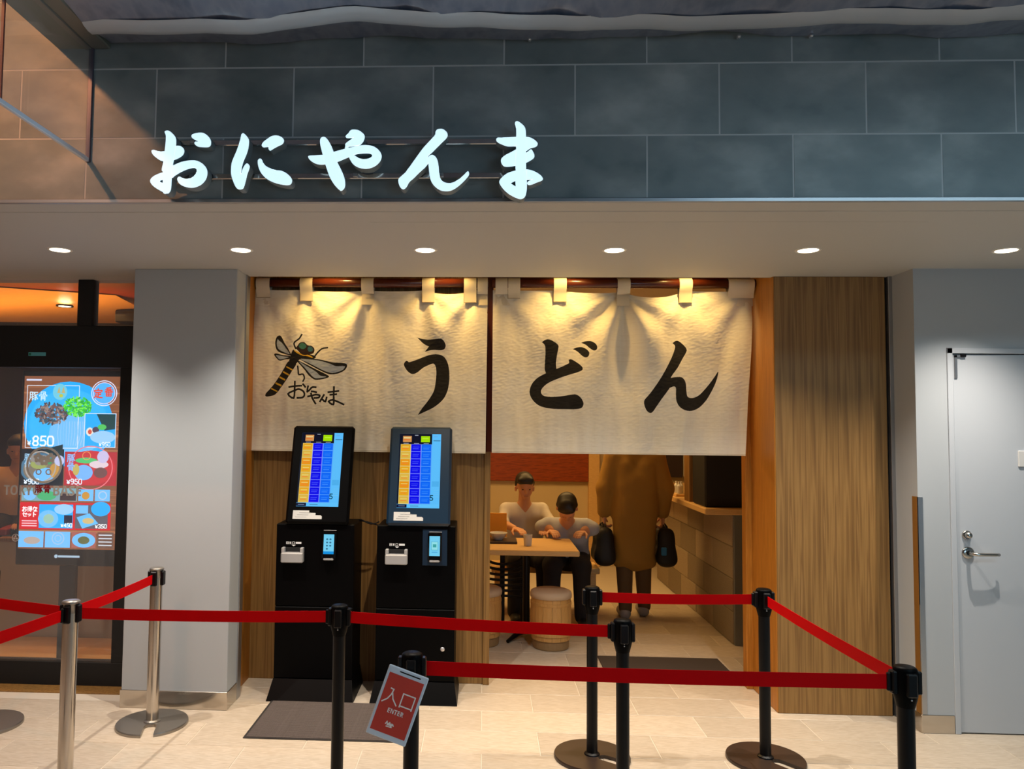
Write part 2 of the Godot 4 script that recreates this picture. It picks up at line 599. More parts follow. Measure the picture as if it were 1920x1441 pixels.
func soffit():
	var b = MB.new()
	b.span(Vector3(-6.5, SOF, -3.254), Vector3(5.5, SOF + 0.02, ZF + 0.004), 0.002)
	b.span(Vector3(-6.5, SOF, -4.715), Vector3(5.5, SOF + 0.02, -3.262), 0.002)
	b.span(Vector3(-6.5, SOF, -4.95), Vector3(-1.53, SOF + 0.02, -4.715), 0.002)
	b.span(Vector3(1.75, SOF, -4.95), Vector3(5.5, SOF + 0.02, -4.715), 0.002)
	b.span(Vector3(-6.5, SOF + 0.02, -4.72), Vector3(5.5, 3.0, -4.70), 0.0)
	var s = struct("ceiling_soffit", b, M.soffit_paint, "beige painted soffit with round downlights above the shop entrance", "ceiling")
	obj("groove", span_mesh(Vector3(-6.5, SOF + 0.006, -3.262), Vector3(5.5, SOF + 0.03, -3.254), 0.0), M.groove, s)
	var seam = MB.new()
	seam.span(Vector3(-0.52, SOF - 0.0006, -3.43), Vector3(1.95, SOF, -3.426), 0.0)
	seam.span(Vector3(-0.524, SOF - 0.0006, -3.43), Vector3(-0.52, SOF, -3.27), 0.0)
	obj("panel_seam", seam, M.soffit_paint, s)
	var words = ["leftmost round downlight, over the ramen shop window", "round downlight in front of the grey pillar", "round downlight between the two ticket machines and sign", "round downlight over the shop entrance opening", "round downlight over the oak panel", "rightmost round downlight, over the grey steel door"]
	var xs = [-2.272, -1.289, -0.310, 0.673, 1.659, 2.644]
	for i in 6:
		var t = thing("downlight", words[i], "light", Vector3(xs[i], SOF, -3.98), 0.0, "downlights in the soffit")
		obj("ring", MB.new().lathe([[0.046, 0.012], [0.05, -0.002], [0.058, -0.004], [0.064, -0.001], [0.064, 0.004]], 28), M.lamp_ring, t)
		obj("lens", MB.new().lathe([[0.0, -0.0035], [0.049, -0.003], [0.049, 0.0]], 24), M.lamp_face, t)
		spot("downlight_beam", Vector3(xs[i], SOF - 0.008, -3.98), Vector3(0, -1, 0), Color(1.0, 0.95, 0.89), 3.2, 51.0, 1.0, 0.012)

func shell():
	# grey pillar left of the curtains
	var b = MB.new()
	b.span(Vector3(-2.094, 0.0, -4.66), Vector3(-1.471, SOF, -4.485), 0.003)
	b.span(Vector3(-2.094, 0.0, -4.96), Vector3(-1.58, SOF, -4.655), 0.0)
	var p = struct("wall_pillar", b, M.wall_paint, "grey painted pillar between the ramen shop window and the curtains", "wall")
	var k = MB.new()
	k.span(Vector3(-2.1, 0.0, -4.655), Vector3(-1.465, 0.103, -4.478), 0.002)
	struct("baseboard_pillar", k, M.steel, "stainless steel skirting wrapped round the foot of the grey pillar", "baseboard")
	var f = MB.new()
	f.span(Vector3(-1.53, 0.0, -4.72), Vector3(-1.463, SOF, -4.655), 0.002)
	struct("trim_2", f, M.alu, "slim metal frame strip on the right edge of the grey pillar", "trim")
	var j = MB.new()
	j.span(Vector3(-1.58, 0.0, -5.06), Vector3(-1.513, 2.8, -4.722), 0.002)
	struct("trim_3", j, M.amber_lit_wood, "narrow amber wood jamb left of the dragonfly curtain", "trim")
	# fixed oak wall behind the ticket machines
	var w = MB.new()
	w.span(Vector3(-1.6, 0.0, -5.12), Vector3(0.047, 2.9, -5.05), 0.003)
	var e = struct("wall_entrance", w, M.oak, "oak veneer wall behind the two black ticket machines", "wall")
	obj("edge_strip", span_mesh(Vector3(0.012, 0.0, -5.056), Vector3(0.052, 2.9, -5.035), 0.003), M.oak, e)
	var post = MB.new()
	post.span(Vector3(0.020, 1.49, -5.035), Vector3(0.062, 2.85, -5.0), 0.003)
	struct("trim_4", post, M.lacquer, "dark brown upright between the two curtains", "trim")
	# slot above the curtains
	var sl = MB.new()
	sl.span(Vector3(-1.6, 2.86, -5.12), Vector3(2.45, 2.9, -4.70), 0.0)
	sl.span(Vector3(0.047, 2.62, -5.12), Vector3(1.76, 2.9, -5.06), 0.0)
	struct("trim_5", sl, M.lacquer, "dark lacquered lintel in the slot above the curtains", "trim")
	# right oak panel with its return
	var r = MB.new()
	r.span(Vector3(1.742, 0.0, -4.86), Vector3(2.395, SOF, -4.675), 0.003)
	var rp = struct("wall_panel", r, M.oak, "tall oak veneer panel between the entrance and the grey door", "wall")
	obj("return_board", span_mesh(Vector3(1.738, 0.0, -5.1), Vector3(1.80, 2.86, -4.68), 0.003), M.amber_lit_wood, rp)  # oak return; warm light from the shop is put into its amber colour
	obj("return_board", span_mesh(Vector3(1.70, 0.0, -5.16), Vector3(1.80, 2.86, -5.085), 0.003), M.amber_lit_wood, rp)
	var g = MB.new()
	g.span(Vector3(2.395, 0.0, -4.86), Vector3(2.41, SOF, -4.70), 0.0)
	struct("trim_6", g, M.dark_gap, "dark shadow gap beside the oak panel", "trim")
	var al = MB.new()
	al.span(Vector3(2.408, 0.0, -4.80), Vector3(2.43, SOF, -4.66), 0.002)
	struct("trim_7", al, M.alu, "slim metal strip between the oak panel and grey wall", "trim")
	# right grey wall with the door opening (door leaf is door_1)
	var rw = MB.new()
	rw.span(Vector3(2.43, 0.0, -4.9), Vector3(2.604, SOF, -4.436), 0.0)
	rw.span(Vector3(2.604, 2.125, -4.9), Vector3(5.6, SOF, -4.436), 0.0)
	rw.span(Vector3(3.56, 0.0, -4.9), Vector3(5.6, 2.125, -4.436), 0.0)
	rw.span(Vector3(2.604, 0.0, -4.9), Vector3(3.56, 2.125, -4.5), 0.0)
	struct("wall_right", rw, M.wall_paint, "grey painted wall around the steel door", "wall")
	var bs = MB.new()
	bs.span(Vector3(2.424, 0.0, -4.86), Vector3(2.602, 0.099, -4.43), 0.002)
	struct("baseboard_right", bs, M.steel, "stainless skirting at the foot of the grey wall beside the door", "baseboard")
	var cg = thing("corner_guard", "metal corner guard on the lower edge of the grey wall", "guard", Vector3(2.43, 0.1, -4.436))
	obj("side_face", span_mesh(Vector3(-0.005, 0, -0.05), Vector3(0.0, 1.19, 0.004), 0.001), M.brass, cg)
	obj("front_face", span_mesh(Vector3(-0.005, 0, 0), Vector3(0.026, 1.19, 0.004), 0.001), M.alu, cg)

func door():
	var at = Vector3(2.604, 0, -4.436)
	var d = Node3D.new()
	d.name = "door_1"
	add_child(d)
	d.position = at
	tag(d, "grey steel door with a lever handle in the right wall", "door", "", "structure")
	var f = MB.new()
	f.span(Vector3(0.0, 0, -0.06), Vector3(0.03, 2.124, 0.008), 0.002)
	f.span(Vector3(0.93, 0, -0.06), Vector3(0.96, 2.124, 0.008), 0.002)
	f.span(Vector3(0.0, 2.094, -0.06), Vector3(0.96, 2.124, 0.008), 0.002)
	obj("frame", f, M.door_paint, d)
	obj("gap", span_mesh(Vector3(0.028, 0.0, -0.06), Vector3(0.932, 2.096, -0.05), 0.0), M.dark_gap, d)
	obj("leaf", span_mesh(Vector3(0.035, 0.006, -0.05), Vector3(0.925, 2.089, -0.004), 0.002), M.door_paint, d)
	var lock = MB.new()
	lock.smooth(true)
	var face = Transform3D(Basis(Vector3(1, 0, 0), Vector3(0, 0, 1), Vector3(0, -1, 0)), Vector3(0.088, 1.083, -0.004))
	lock.lathe([[0.025, 0.0], [0.025, 0.006], [0.022, 0.009]], 24, Vector3.ZERO, face)
	lock.lathe([[0.017, 0.006], [0.017, 0.028], [0.012, 0.034], [0.0, 0.035]], 24, Vector3.ZERO, face)
	obj("lock_cylinder", lock, M.steel, d)
	var h = MB.new()
	h.smooth(true)
	var hf = Transform3D(face.basis, Vector3(0.092, 0.985, -0.004))
	h.lathe([[0.033, 0.0], [0.033, 0.007], [0.028, 0.011], [0.013, 0.012]], 28, Vector3.ZERO, hf)
	h.tube([Vector3(0.092, 0.985, 0.0), Vector3(0.092, 0.985, 0.04), Vector3(0.096, 0.985, 0.052), Vector3(0.108, 0.984, 0.058), Vector3(0.15, 0.984, 0.058), Vector3(0.2, 0.984, 0.056), Vector3(0.226, 0.984, 0.05), Vector3(0.229, 0.984, 0.038)], [0.01, 0.01, 0.01, 0.0095, 0.009, 0.009, 0.009, 0.008], 12)
	obj("lever_handle", h, M.steel, d)
	var c = MB.new()
	c.span(Vector3(0.042, 1.955, -0.004), Vector3(0.058, 2.086, 0.004), 0.002)
	c.span(Vector3(0.042, 2.07, -0.004), Vector3(0.10, 2.086, 0.004), 0.002)
	obj("pivot_hinge", c, M.alu, d)
	obj("hinge_cap", span_mesh(Vector3(0.074, 2.074, 0.0), Vector3(0.104, 2.09, 0.012), 0.003), M.black, d)
	var pl = thing("wall_plate", "small pale plate fixed to the grey door at the picture edge", "plate", Vector3(2.985, 1.508, -4.436))
	obj("plate", plain_box(Vector3(0.03, 0, 0), Vector3(0.07, 0.09, 0.01), 0.003), M.white_plastic, pl)

# ------------------------------------------------------------------ painting on images
class Pic:
	var im: Image
	func _init(w, h, col):
		im = Image.create(w, h, false, Image.FORMAT_RGB8)
		im.fill(col)
	func rect(x, y, w, h, col):
		im.fill_rect(Rect2i(int(x), int(y), max(1, int(w)), max(1, int(h))), col)
	func frame(x, y, w, h, t, col):
		rect(x, y, w, t, col); rect(x, y + h - t, w, t, col); rect(x, y, t, h, col); rect(x + w - t, y, t, h, col)
	func poly(p, col):
		var y0 = 1e9; var y1 = -1e9
		for v in p:
			y0 = min(y0, v.y); y1 = max(y1, v.y)
		var n = p.size()
		for y in range(max(0, int(floor(y0))), min(im.get_height() - 1, int(ceil(y1))) + 1):
			var yc = y + 0.5
			var xs = []
			for i in n:
				var a = p[i]; var b = p[(i + 1) % n]
				if (a.y <= yc) != (b.y <= yc):
					xs.append(a.x + (yc - a.y) / (b.y - a.y) * (b.x - a.x))
			xs.sort()
			for k in range(0, xs.size() - 1, 2):
				var xa = int(round(xs[k])); var xb = int(round(xs[k + 1]))
				if xb > xa:
					im.fill_rect(Rect2i(xa, y, xb - xa, 1), col)
	func ell(cx, cy, rx, ry, col, rot = 0.0):
		var p = PackedVector2Array()
		for k in 28:
			var v = Vector2(cos(TAU * k / 28) * rx, sin(TAU * k / 28) * ry).rotated(rot)
			p.append(Vector2(cx, cy) + v)
		poly(p, col)
	func ring(cx, cy, r, w, col):
		for k in 40:
			var a0 = TAU * k / 40; var a1 = TAU * (k + 1) / 40
			var c = Vector2(cx, cy)
			poly([c + Vector2(cos(a0), sin(a0)) * r, c + Vector2(cos(a1), sin(a1)) * r, c + Vector2(cos(a1), sin(a1)) * (r - w), c + Vector2(cos(a0), sin(a0)) * (r - w)], col)
	func line(a, b, w, col):
		var d = (b - a).normalized() * w / 2.0
		var o = Vector2(-d.y, d.x)
		poly([a + o - d * 0.6, b + o + d * 0.6, b - o + d * 0.6, a - o - d * 0.6], col)
	func curve(p, w, col):
		for i in p.size() - 1:
			line(p[i], p[i + 1], w, col)
	func glyphs(strokes, o, s, w, col):      # strokes in a 0..10 box
		for k in strokes:
			for i in range(0, k.size() - 2, 2):
				line(o + Vector2(k[i], k[i + 1]) * s, o + Vector2(k[i + 2], k[i + 3]) * s, w, col)

const DIGIT = {
	"0": [[1, 0, 5, 0, 6, 2, 6, 8, 5, 10, 1, 10, 0, 8, 0, 2, 1, 0]], "3": [[0, 1, 2, 0, 5, 0, 6, 2, 5, 4.5, 3, 5, 5, 5.5, 6, 8, 5, 10, 2, 10, 0, 9]], "4": [[5, 10, 5, 0, 0, 7, 6.5, 7]],
	"5": [[6, 0, 1, 0, 0.5, 4.5, 4, 4, 6, 6, 6, 8, 4.5, 10, 1.5, 10, 0, 9]], "8": [[2, 0, 4.5, 0, 6, 2, 5, 4.5, 1, 5.5, 0, 8, 1.5, 10, 4.5, 10, 6, 8, 5, 5.5, 1, 4.5, 0.3, 2, 2, 0]],
	"9": [[6, 4, 4, 5.5, 1.5, 5.5, 0, 3.5, 0.5, 1, 2, 0, 4.5, 0, 6, 2, 6, 7, 4.5, 10, 1.5, 10]], "y": [[0, 2, 3, 6, 6, 2], [3, 6, 3, 10], [0.5, 6.5, 5.5, 6.5], [0.5, 8.3, 5.5, 8.3]],
}
const KANJI = {
	"tei": [[5, 0, 5, 1.5], [1, 3, 1, 1.7, 9, 1.7, 9, 3], [2, 4, 8, 4], [5, 4, 5, 9], [5, 6, 8, 6], [2.8, 5.5, 2.4, 7.5, 1, 9.8], [2.3, 7.5, 4, 9.3, 9.5, 9.6]],
	"ban": [[7.5, 0.3, 2.5, 1.2], [5, 1, 5, 5], [3, 1.8, 3.8, 3], [7, 1.6, 6.3, 3], [0.8, 3.2, 9.2, 3.2], [5, 3.2, 0.8, 5.5], [5, 3.2, 9.3, 5.5], [2.5, 5.6, 2.5, 10], [2.5, 5.6, 7.6, 5.6, 7.6, 10], [5, 5.6, 5, 10], [2.5, 7.7, 7.6, 7.7], [2.5, 9.8, 7.6, 9.8]],
	"ton": [[1, 0.5, 1, 8, 0.3, 10], [1, 0.5, 3.5, 0.5, 3.5, 10], [1, 3.5, 3.5, 3.5], [1, 6.3, 3.5, 6.3], [4.5, 0.8, 9.8, 0.8], [7, 0.8, 5, 3.2], [6.3, 2.4, 7.6, 5, 7.4, 9.5, 6.4, 9.5], [7, 4, 4.6, 6], [7.4, 6, 4.6, 8.6], [9.4, 2.8, 7.6, 4.5], [7.7, 5.2, 9.8, 8.6]],
	"kotsu": [[2.5, 0.3, 2.5, 3.8], [2.5, 0.3, 7.5, 0.3, 7.5, 3.8], [5, 2, 5, 3.8], [5, 2, 7.5, 2], [0.8, 5.2, 0.8, 3.8, 9.2, 3.8, 9.2, 5.2], [2.8, 5.4, 2.8, 10], [2.8, 5.4, 7.3, 5.4, 7.3, 10, 6.4, 10], [2.8, 6.9, 7.3, 6.9], [2.8, 8.4, 7.3, 8.4]],
	"o": [[1, 2.6, 6.4, 2.2], [3.4, 0.4, 3.4, 9, 2, 9.4, 1, 8, 2.5, 6, 5.5, 4.8, 8, 5.6, 8.7, 7.3, 7.7, 9, 5.6, 9.6], [7, 1.2, 9, 2.8]],
	"toku": [[2.5, 0.3, 0.4, 2.8], [2.8, 3, 0.3, 5.8], [1.8, 4.6, 1.8, 10], [4.3, 0.4, 8.5, 0.4, 8.5, 3.8, 4.3, 3.8, 4.3, 0.4], [4.3, 2, 8.5, 2], [3.6, 5, 9.4, 5], [3.4, 6.8, 9.8, 6.8], [7.4, 5, 7.4, 10, 6.3, 9.8], [4.6, 7.8, 5.4, 9]],
	"na": [[0.8, 2.3, 5.8, 1.9], [3.6, 0.3, 1, 6], [7, 1.5, 9, 3.2], [6.6, 3.6, 6.6, 8.6, 5, 9.6, 3, 8.7, 3.6, 7.5, 6, 7.4, 9, 9.2]],
	"se": [[0.5, 4.4, 9, 3, 8.6, 5, 7, 6], [3, 1, 3, 8.4, 4, 9.3, 8.8, 9.3]], "tsu": [[1.4, 3.8, 2.3, 6], [4.4, 3.3, 5.2, 5.4], [8.6, 3.4, 7.6, 7, 3.6, 9.6]], "to": [[3.4, 0.5, 3.4, 9.8], [3.4, 3.9, 8.2, 6]],
}

func digits(pic, text, x, y, h, w, col):
	for ch in text:
		pic.glyphs(DIGIT[ch], Vector2(x, y), h / 10.0, w, col)
		x += h * 0.82

func image_mat(n, pic, e = 0.0, rough = 0.5):
	var m = mat(n, Color(1, 1, 1), rough if e == 0.0 else 0.12, 0.0, 0.5 if e == 0.0 else 0.3)
	var tx = ImageTexture.create_from_image(pic.im)
	if e > 0.0:
		m.albedo_color = Color(0.02, 0.02, 0.02)
		m.emission_enabled = true
		m.emission = Color(1, 1, 1)
		m.emission_operator = BaseMaterial3D.EMISSION_OP_MULTIPLY
		m.emission_texture = tx
		m.emission_energy_multiplier = e
	else:
		m.albedo_texture = tx
	return m

func menu_picture():
	var p = Pic.new(400, 720, c8(128, 78, 52))
	var r = RandomNumberGenerator.new()
	r.seed = 5
	for i in 40:
		p.rect(0, r.randi_range(0, 700), 400, r.randi_range(2, 7), c8(128, 78, 52).lerp(c8(176, 116, 76), r.randf()))
	var bl = c8(30, 168, 255)
	var pb = c8(110, 186, 255)
	# big bowl
	p.ell(190, 200, 186, 178, bl)
	p.ell(190, 206, 166, 152, c8(52, 178, 255))
	p.ell(220, 240, 110, 90, pb)
	p.frame(12, 38, 220, 265, 3, c8(216, 226, 240))
	for i in 240:
		var a = r.randf() * TAU; var q = sqrt(r.randf())
		p.ell(118 + cos(a) * 66 * q, 158 + sin(a) * 44 * q, 8, 4, [c8(72, 60, 64), c8(110, 84, 84), c8(150, 128, 118), c8(60, 84, 96)][r.randi_range(0, 3)], r.randf() * 3)
	for i in 220:
		var a2 = r.randf() * TAU; var q2 = sqrt(r.randf())
		p.ell(226 + cos(a2) * 56 * q2, 128 + sin(a2) * 40 * q2, 8, 3, [c8(60, 200, 50), c8(120, 230, 80), c8(40, 160, 60)][r.randi_range(0, 2)], r.randf() * 3)
	for i in 14:
		p.curve([Vector2(150 + i * 11, 190), Vector2(146 + i * 12, 240), Vector2(152 + i * 10, 290)], 3, pb.lerp(c8(160, 200, 240), r.randf()))
	p.ell(150, 66, 30, 34, c8(110, 196, 220))
	p.poly([Vector2(138, 70), Vector2(146, 44), Vector2(152, 72)], c8(190, 170, 110))
	p.poly([Vector2(156, 70), Vector2(164, 44), Vector2(172, 72)], c8(190, 170, 110))
	p.ell(155, 82, 8, 7, c8(190, 190, 60))
	p.glyphs(KANJI.ton, Vector2(22, 66), 3.6, 4, c8(196, 228, 250))
	p.glyphs(KANJI.kotsu, Vector2(62, 66), 3.6, 4, c8(196, 228, 250))
	digits(p, "y", 22, 268, 22, 4, c8(235, 240, 250))
	digits(p, "850", 44, 254, 38, 7, c8(235, 240, 250))
	p.ring(334, 70, 54, 4, c8(220, 220, 250))
	p.ell(334, 70, 46, 46, c8(80, 176, 250))
	p.ring(334, 70, 46, 3, c8(226, 210, 240))
	p.glyphs(KANJI.tei, Vector2(290, 52), 3.8, 5.5, c8(226, 74, 50))
	p.glyphs(KANJI.ban, Vector2(334, 44), 3.8, 4.6, c8(226, 74, 50))
	p.curve([Vector2(10, 16), Vector2(70, 16)], 8, c8(200, 206, 230))
	# right inset
	p.rect(256, 154, 132, 144, bl)
	p.poly([Vector2(306, 158), Vector2(384, 158), Vector2(384, 220), Vector2(340, 226)], c8(20, 62, 66))
	p.ell(280, 232, 16, 18, c8(226, 220, 210)); p.ell(280, 232, 8, 10, c8(206, 80, 60))
	p.ell(304, 224, 14, 13, c8(78, 60, 80)); p.ell(330, 212, 18, 12, c8(80, 190, 90))
	p.ell(334, 254, 52, 26, c8(150, 200, 240))
	p.frame(256, 154, 132, 144, 3, c8(220, 226, 244))
	digits(p, "y950", 320, 276, 15, 3, c8(235, 240, 250))
	# second row
	p.rect(0, 306, 176, 152, c8(16, 22, 30))
	p.poly([Vector2(96, 306), Vector2(170, 286), Vector2(172, 372), Vector2(120, 372)], c8(16, 44, 48))
	p.ell(80, 388, 84, 66, c8(70, 112, 140)); p.ell(78, 392, 70, 52, c8(120, 110, 96))
	p.ell(100, 412, 48, 28, pb); p.ell(140, 396, 22, 30, c8(190, 140, 60)); p.ell(74, 370, 36, 20, c8(150, 160, 90)); p.ell(110, 356, 22, 14, c8(60, 150, 90))
	p.ring(80, 380, 66, 6, c8(170, 160, 150))
	for s in [Vector2(52, 346), Vector2(92, 346), Vector2(72, 360)]:
		p.ell(s.x, s.y, 16, 15, c8(140, 134, 128))
	p.glyphs(KANJI.ton, Vector2(12, 326), 2.6, 3, c8(160, 206, 240)); p.glyphs(KANJI.kotsu, Vector2(12, 356), 2.6, 3, c8(160, 206, 240))
	digits(p, "y900", 14, 432, 20, 4, c8(225, 235, 250))
	p.ell(158, 354, 20, 22, c8(186, 190, 226))
	p.rect(180, 316, 216, 140, c8(176, 36, 48))
	p.ell(288, 382, 102, 72, c8(196, 44, 52)); p.ring(288, 382, 92, 4, c8(232, 120, 130))
	p.ell(260, 402, 38, 32, c8(116, 176, 250)); p.ell(270, 352, 46, 12, c8(80, 190, 110)); p.ell(322, 368, 40, 16, c8(220, 200, 210)); p.ell(330, 402, 28, 22, c8(110, 70, 70)); p.ell(228, 390, 14, 24, c8(190, 170, 90))
	p.glyphs(KANJI.ton, Vector2(190, 326), 3.2, 4, c8(130, 186, 250)); p.glyphs(KANJI.kotsu, Vector2(190, 362), 3.2, 4, c8(130, 186, 250))
	p.ring(270, 332, 18, 3, c8(226, 150, 80)); p.ell(338, 336, 24, 26, c8(196, 186, 222))
	digits(p, "y950", 192, 430, 20, 4, c8(225, 235, 250))
	# third row of small pictures
	p.rect(6, 468, 230, 54, c8(120, 160, 170)); p.ell(40, 500, 26, 20, c8(120, 186, 240)); p.ell(110, 500, 40, 20, c8(70, 170, 110)); p.rect(166, 490, 66, 30, c8(60, 44, 44))
	p.rect(242, 472, 62, 48, pb); p.ell(272, 498, 16, 16, c8(196, 140, 50))
	p.rect(310, 472, 62, 48, pb); p.ring(342, 496, 18, 4, c8(180, 196, 220))
	# red set panel
	p.rect(2, 528, 376, 112, c8(206, 20, 30))
	p.glyphs(KANJI.o, Vector2(10, 546), 2.1, 3.6, Color.WHITE); p.glyphs(KANJI.toku, Vector2(32, 546), 2.1, 3, Color.WHITE); p.glyphs(KANJI.na, Vector2(54, 546), 2.1, 3.6, Color.WHITE)
	p.glyphs(KANJI.se, Vector2(12, 568), 2.0, 3.6, Color.WHITE); p.glyphs(KANJI.tsu, Vector2(33, 570), 1.7, 3.6, Color.WHITE); p.glyphs(KANJI.to, Vector2(52, 568), 2.0, 3.6, Color.WHITE)
	for i in 3:
		p.line(Vector2(12, 606 + i * 10), Vector2(72, 606 + i * 10), 5, c8(240, 190, 200))
	p.rect(82, 536, 140, 98, bl); p.ell(120, 596, 42, 36, pb); p.ell(122, 596, 22, 20, c8(150, 190, 170)); p.ell(184, 556, 40, 22, c8(150, 200, 240)); p.rect(186, 580, 34, 34, c8(14, 20, 50))
	digits(p, "y450", 174, 614, 15, 3, Color.WHITE)
	p.rect(232, 536, 134, 98, c8(90, 86, 96)); p.ell(336, 552, 40, 30, bl); p.poly([Vector2(238, 588), Vector2(290, 570), Vector2(328, 612), Vector2(262, 634)], c8(100, 186, 250)); p.ell(286, 602, 24, 12, c8(206, 180, 120)); p.rect(234, 538, 50, 34, pb)
	digits(p, "y350", 316, 616, 15, 3, Color.WHITE)
	# last row
	p.rect(0, 648, 104, 66, pb); p.ell(56, 686, 34, 15, c8(176, 160, 150)); p.rect(110, 648, 104, 66, pb); p.ring(164, 676, 26, 4, c8(160, 190, 220)); p.ring(164, 676, 14, 3, c8(160, 190, 220))
	p.rect(220, 648, 100, 66, c8(160, 90, 80)); p.ell(270, 682, 48, 30, pb); p.ell(270, 682, 24, 16, c8(96, 100, 60))
	p.rect(326, 648, 66, 66, c8(104, 74, 62))
	for i in 4:
		p.line(Vector2(332, 660 + i * 14), Vector2(384, 660 + i * 14), 5, c8(200, 206, 216))
	return p

func kiosk_picture():
	var p = Pic.new(240, 420, c8(96, 196, 255))
	p.rect(0, 0, 188, 420, c8(10, 14, 34))
	p.rect(20, 12, 50, 36, c8(214, 150, 84)); p.rect(24, 20, 40, 6, c8(240, 220, 150)); p.rect(24, 32, 36, 5, c8(226, 110, 40))
	p.rect(124, 12, 52, 36, c8(166, 224, 0)); p.rect(132, 24, 36, 5, c8(190, 240, 60))
	p.rect(88, 6, 20, 4, c8(170, 176, 190))
	for i in 3:
		p.rect([24, 84, 140][i], 53, 30, 4, c8(150, 156, 180))
	for c in 3:
		for rw in 8:
			var x = 8 + c * 60
			var y = 62 + rw * 42
			p.rect(x, y - 2, 60, 44, [c8(220, 206, 130), c8(120, 130, 255), c8(84, 160, 255)][c])
			p.rect(x + 2, y, 54, 38, [[c8(232, 168, 30), c8(222, 182, 70), c8(236, 150, 20)][rw % 3], c8(8, 10, 236), c8(10, 104, 250)][c])
			p.rect(x + 10, y + 12, 38, 4, [c8(240, 216, 120), c8(60, 70, 250), c8(40, 130, 255)][c])
			p.rect(x + 10, y + 22, 34, 4, [c8(244, 130, 50), c8(70, 80, 250), c8(60, 140, 255)][c])
	p.rect(188, 0, 52, 420, c8(92, 192, 255))
	p.rect(196, 36, 40, 5, c8(60, 120, 160)); p.rect(200, 14, 20, 3, c8(110, 160, 220))
	p.rect(194, 270, 40, 30, c8(80, 178, 240))
	digits(p, "5", 186, 350, 26, 5, c8(20, 70, 90))
	for i in 4:
		p.rect(204, 320 + i * 12, 30, 2, c8(120, 200, 240))
	p.rect(0, 398, 240, 22, c8(96, 196, 255)); p.rect(0, 400, 56, 18, c8(14, 22, 50)); p.rect(10, 407, 36, 4, c8(120, 140, 180)); p.rect(76, 407, 46, 4, c8(70, 130, 170))
	return p

func terminal_picture(kind):
	var p = Pic.new(90, 160, c8(120, 214, 250))
	if kind == 0:
		for i in 4:
			for j in 2:
				if not (i == 3 and j == 1):
					p.ell(30 + j * 28, 40 + i * 26, 9, 7, c8(60, 120, 150))
		p.rect(0, 138, 90, 22, c8(24, 150, 230))
	else:
		p.rect(16, 44, 58, 70, c8(150, 232, 240))
		p.frame(16, 44, 58, 70, 3, c8(80, 170, 200))
		p.rect(30, 66, 30, 24, c8(70, 170, 170))
		p.rect(20, 126, 50, 8, c8(90, 180, 230))
	return p

# ------------------------------------------------------------------ neighbour shop behind glass (left)
func words(text, h, mat_, parent, at, squeeze = 1.0, bold = true):
	var f = SystemFont.new()
	f.font_names = PackedStringArray(["Droid Sans"])
	f.font_weight = 700 if bold else 400
	var tm = TextMesh.new()
	tm.font = f
	tm.text = text
	tm.font_size = 48
	tm.pixel_size = h / (48 * 0.714)
	tm.depth = 0.0015
	tm.curve_step = 2.0
	tm.horizontal_alignment = HORIZONTAL_ALIGNMENT_LEFT
	tm.vertical_alignment = VERTICAL_ALIGNMENT_CENTER
	var o = MeshInstance3D.new()
	o.name = "lettering"
	o.mesh = tm
	o.material_override = mat_
	o.position = at
	o.scale.x = squeeze
	parent.add_child(o, true)
	return o

func stroke_mesh(strokes, o, s, w, mb, z0, z1):     # strokes in a 10-unit box, y down
	var up = 0.0
	for k in strokes:
		for i in range(0, k.size() - 2, 2):
			up += 0.00004
			var a = Vector2(o.x + k[i] * s, o.y - k[i + 1] * s)
			var b = Vector2(o.x + k[i + 2] * s, o.y - k[i + 3] * s)
			var d = (b - a).normalized() * w / 2.0
			var n = Vector2(-d.y, d.x)
			mb.prism(PackedVector2Array([a - d * 0.7 - n, b + d * 0.7 - n, b + d * 0.7 + n, a - d * 0.7 + n]), z0, z1 + up)
	return mb

func annulus(mb, c, r0, r1, z0, z1, n = 32):
	for k in n:
		var a = TAU * k / n; var b = TAU * (k + 1) / n
		var u = Vector2(cos(a), sin(a)); var v = Vector2(cos(b), sin(b))
		mb.prism(PackedVector2Array([c + u * r0, c + u * r1, c + v * r1, c + v * r0]), z0, z1)
	return mb

func disc(mb, c, rx, ry, z0, z1, n = 20):
	var p = PackedVector2Array()
	for k in n:
		p.append(c + Vector2(cos(TAU * k / n) * rx, sin(TAU * k / n) * ry))
	return mb.prism(p, z0, z1)

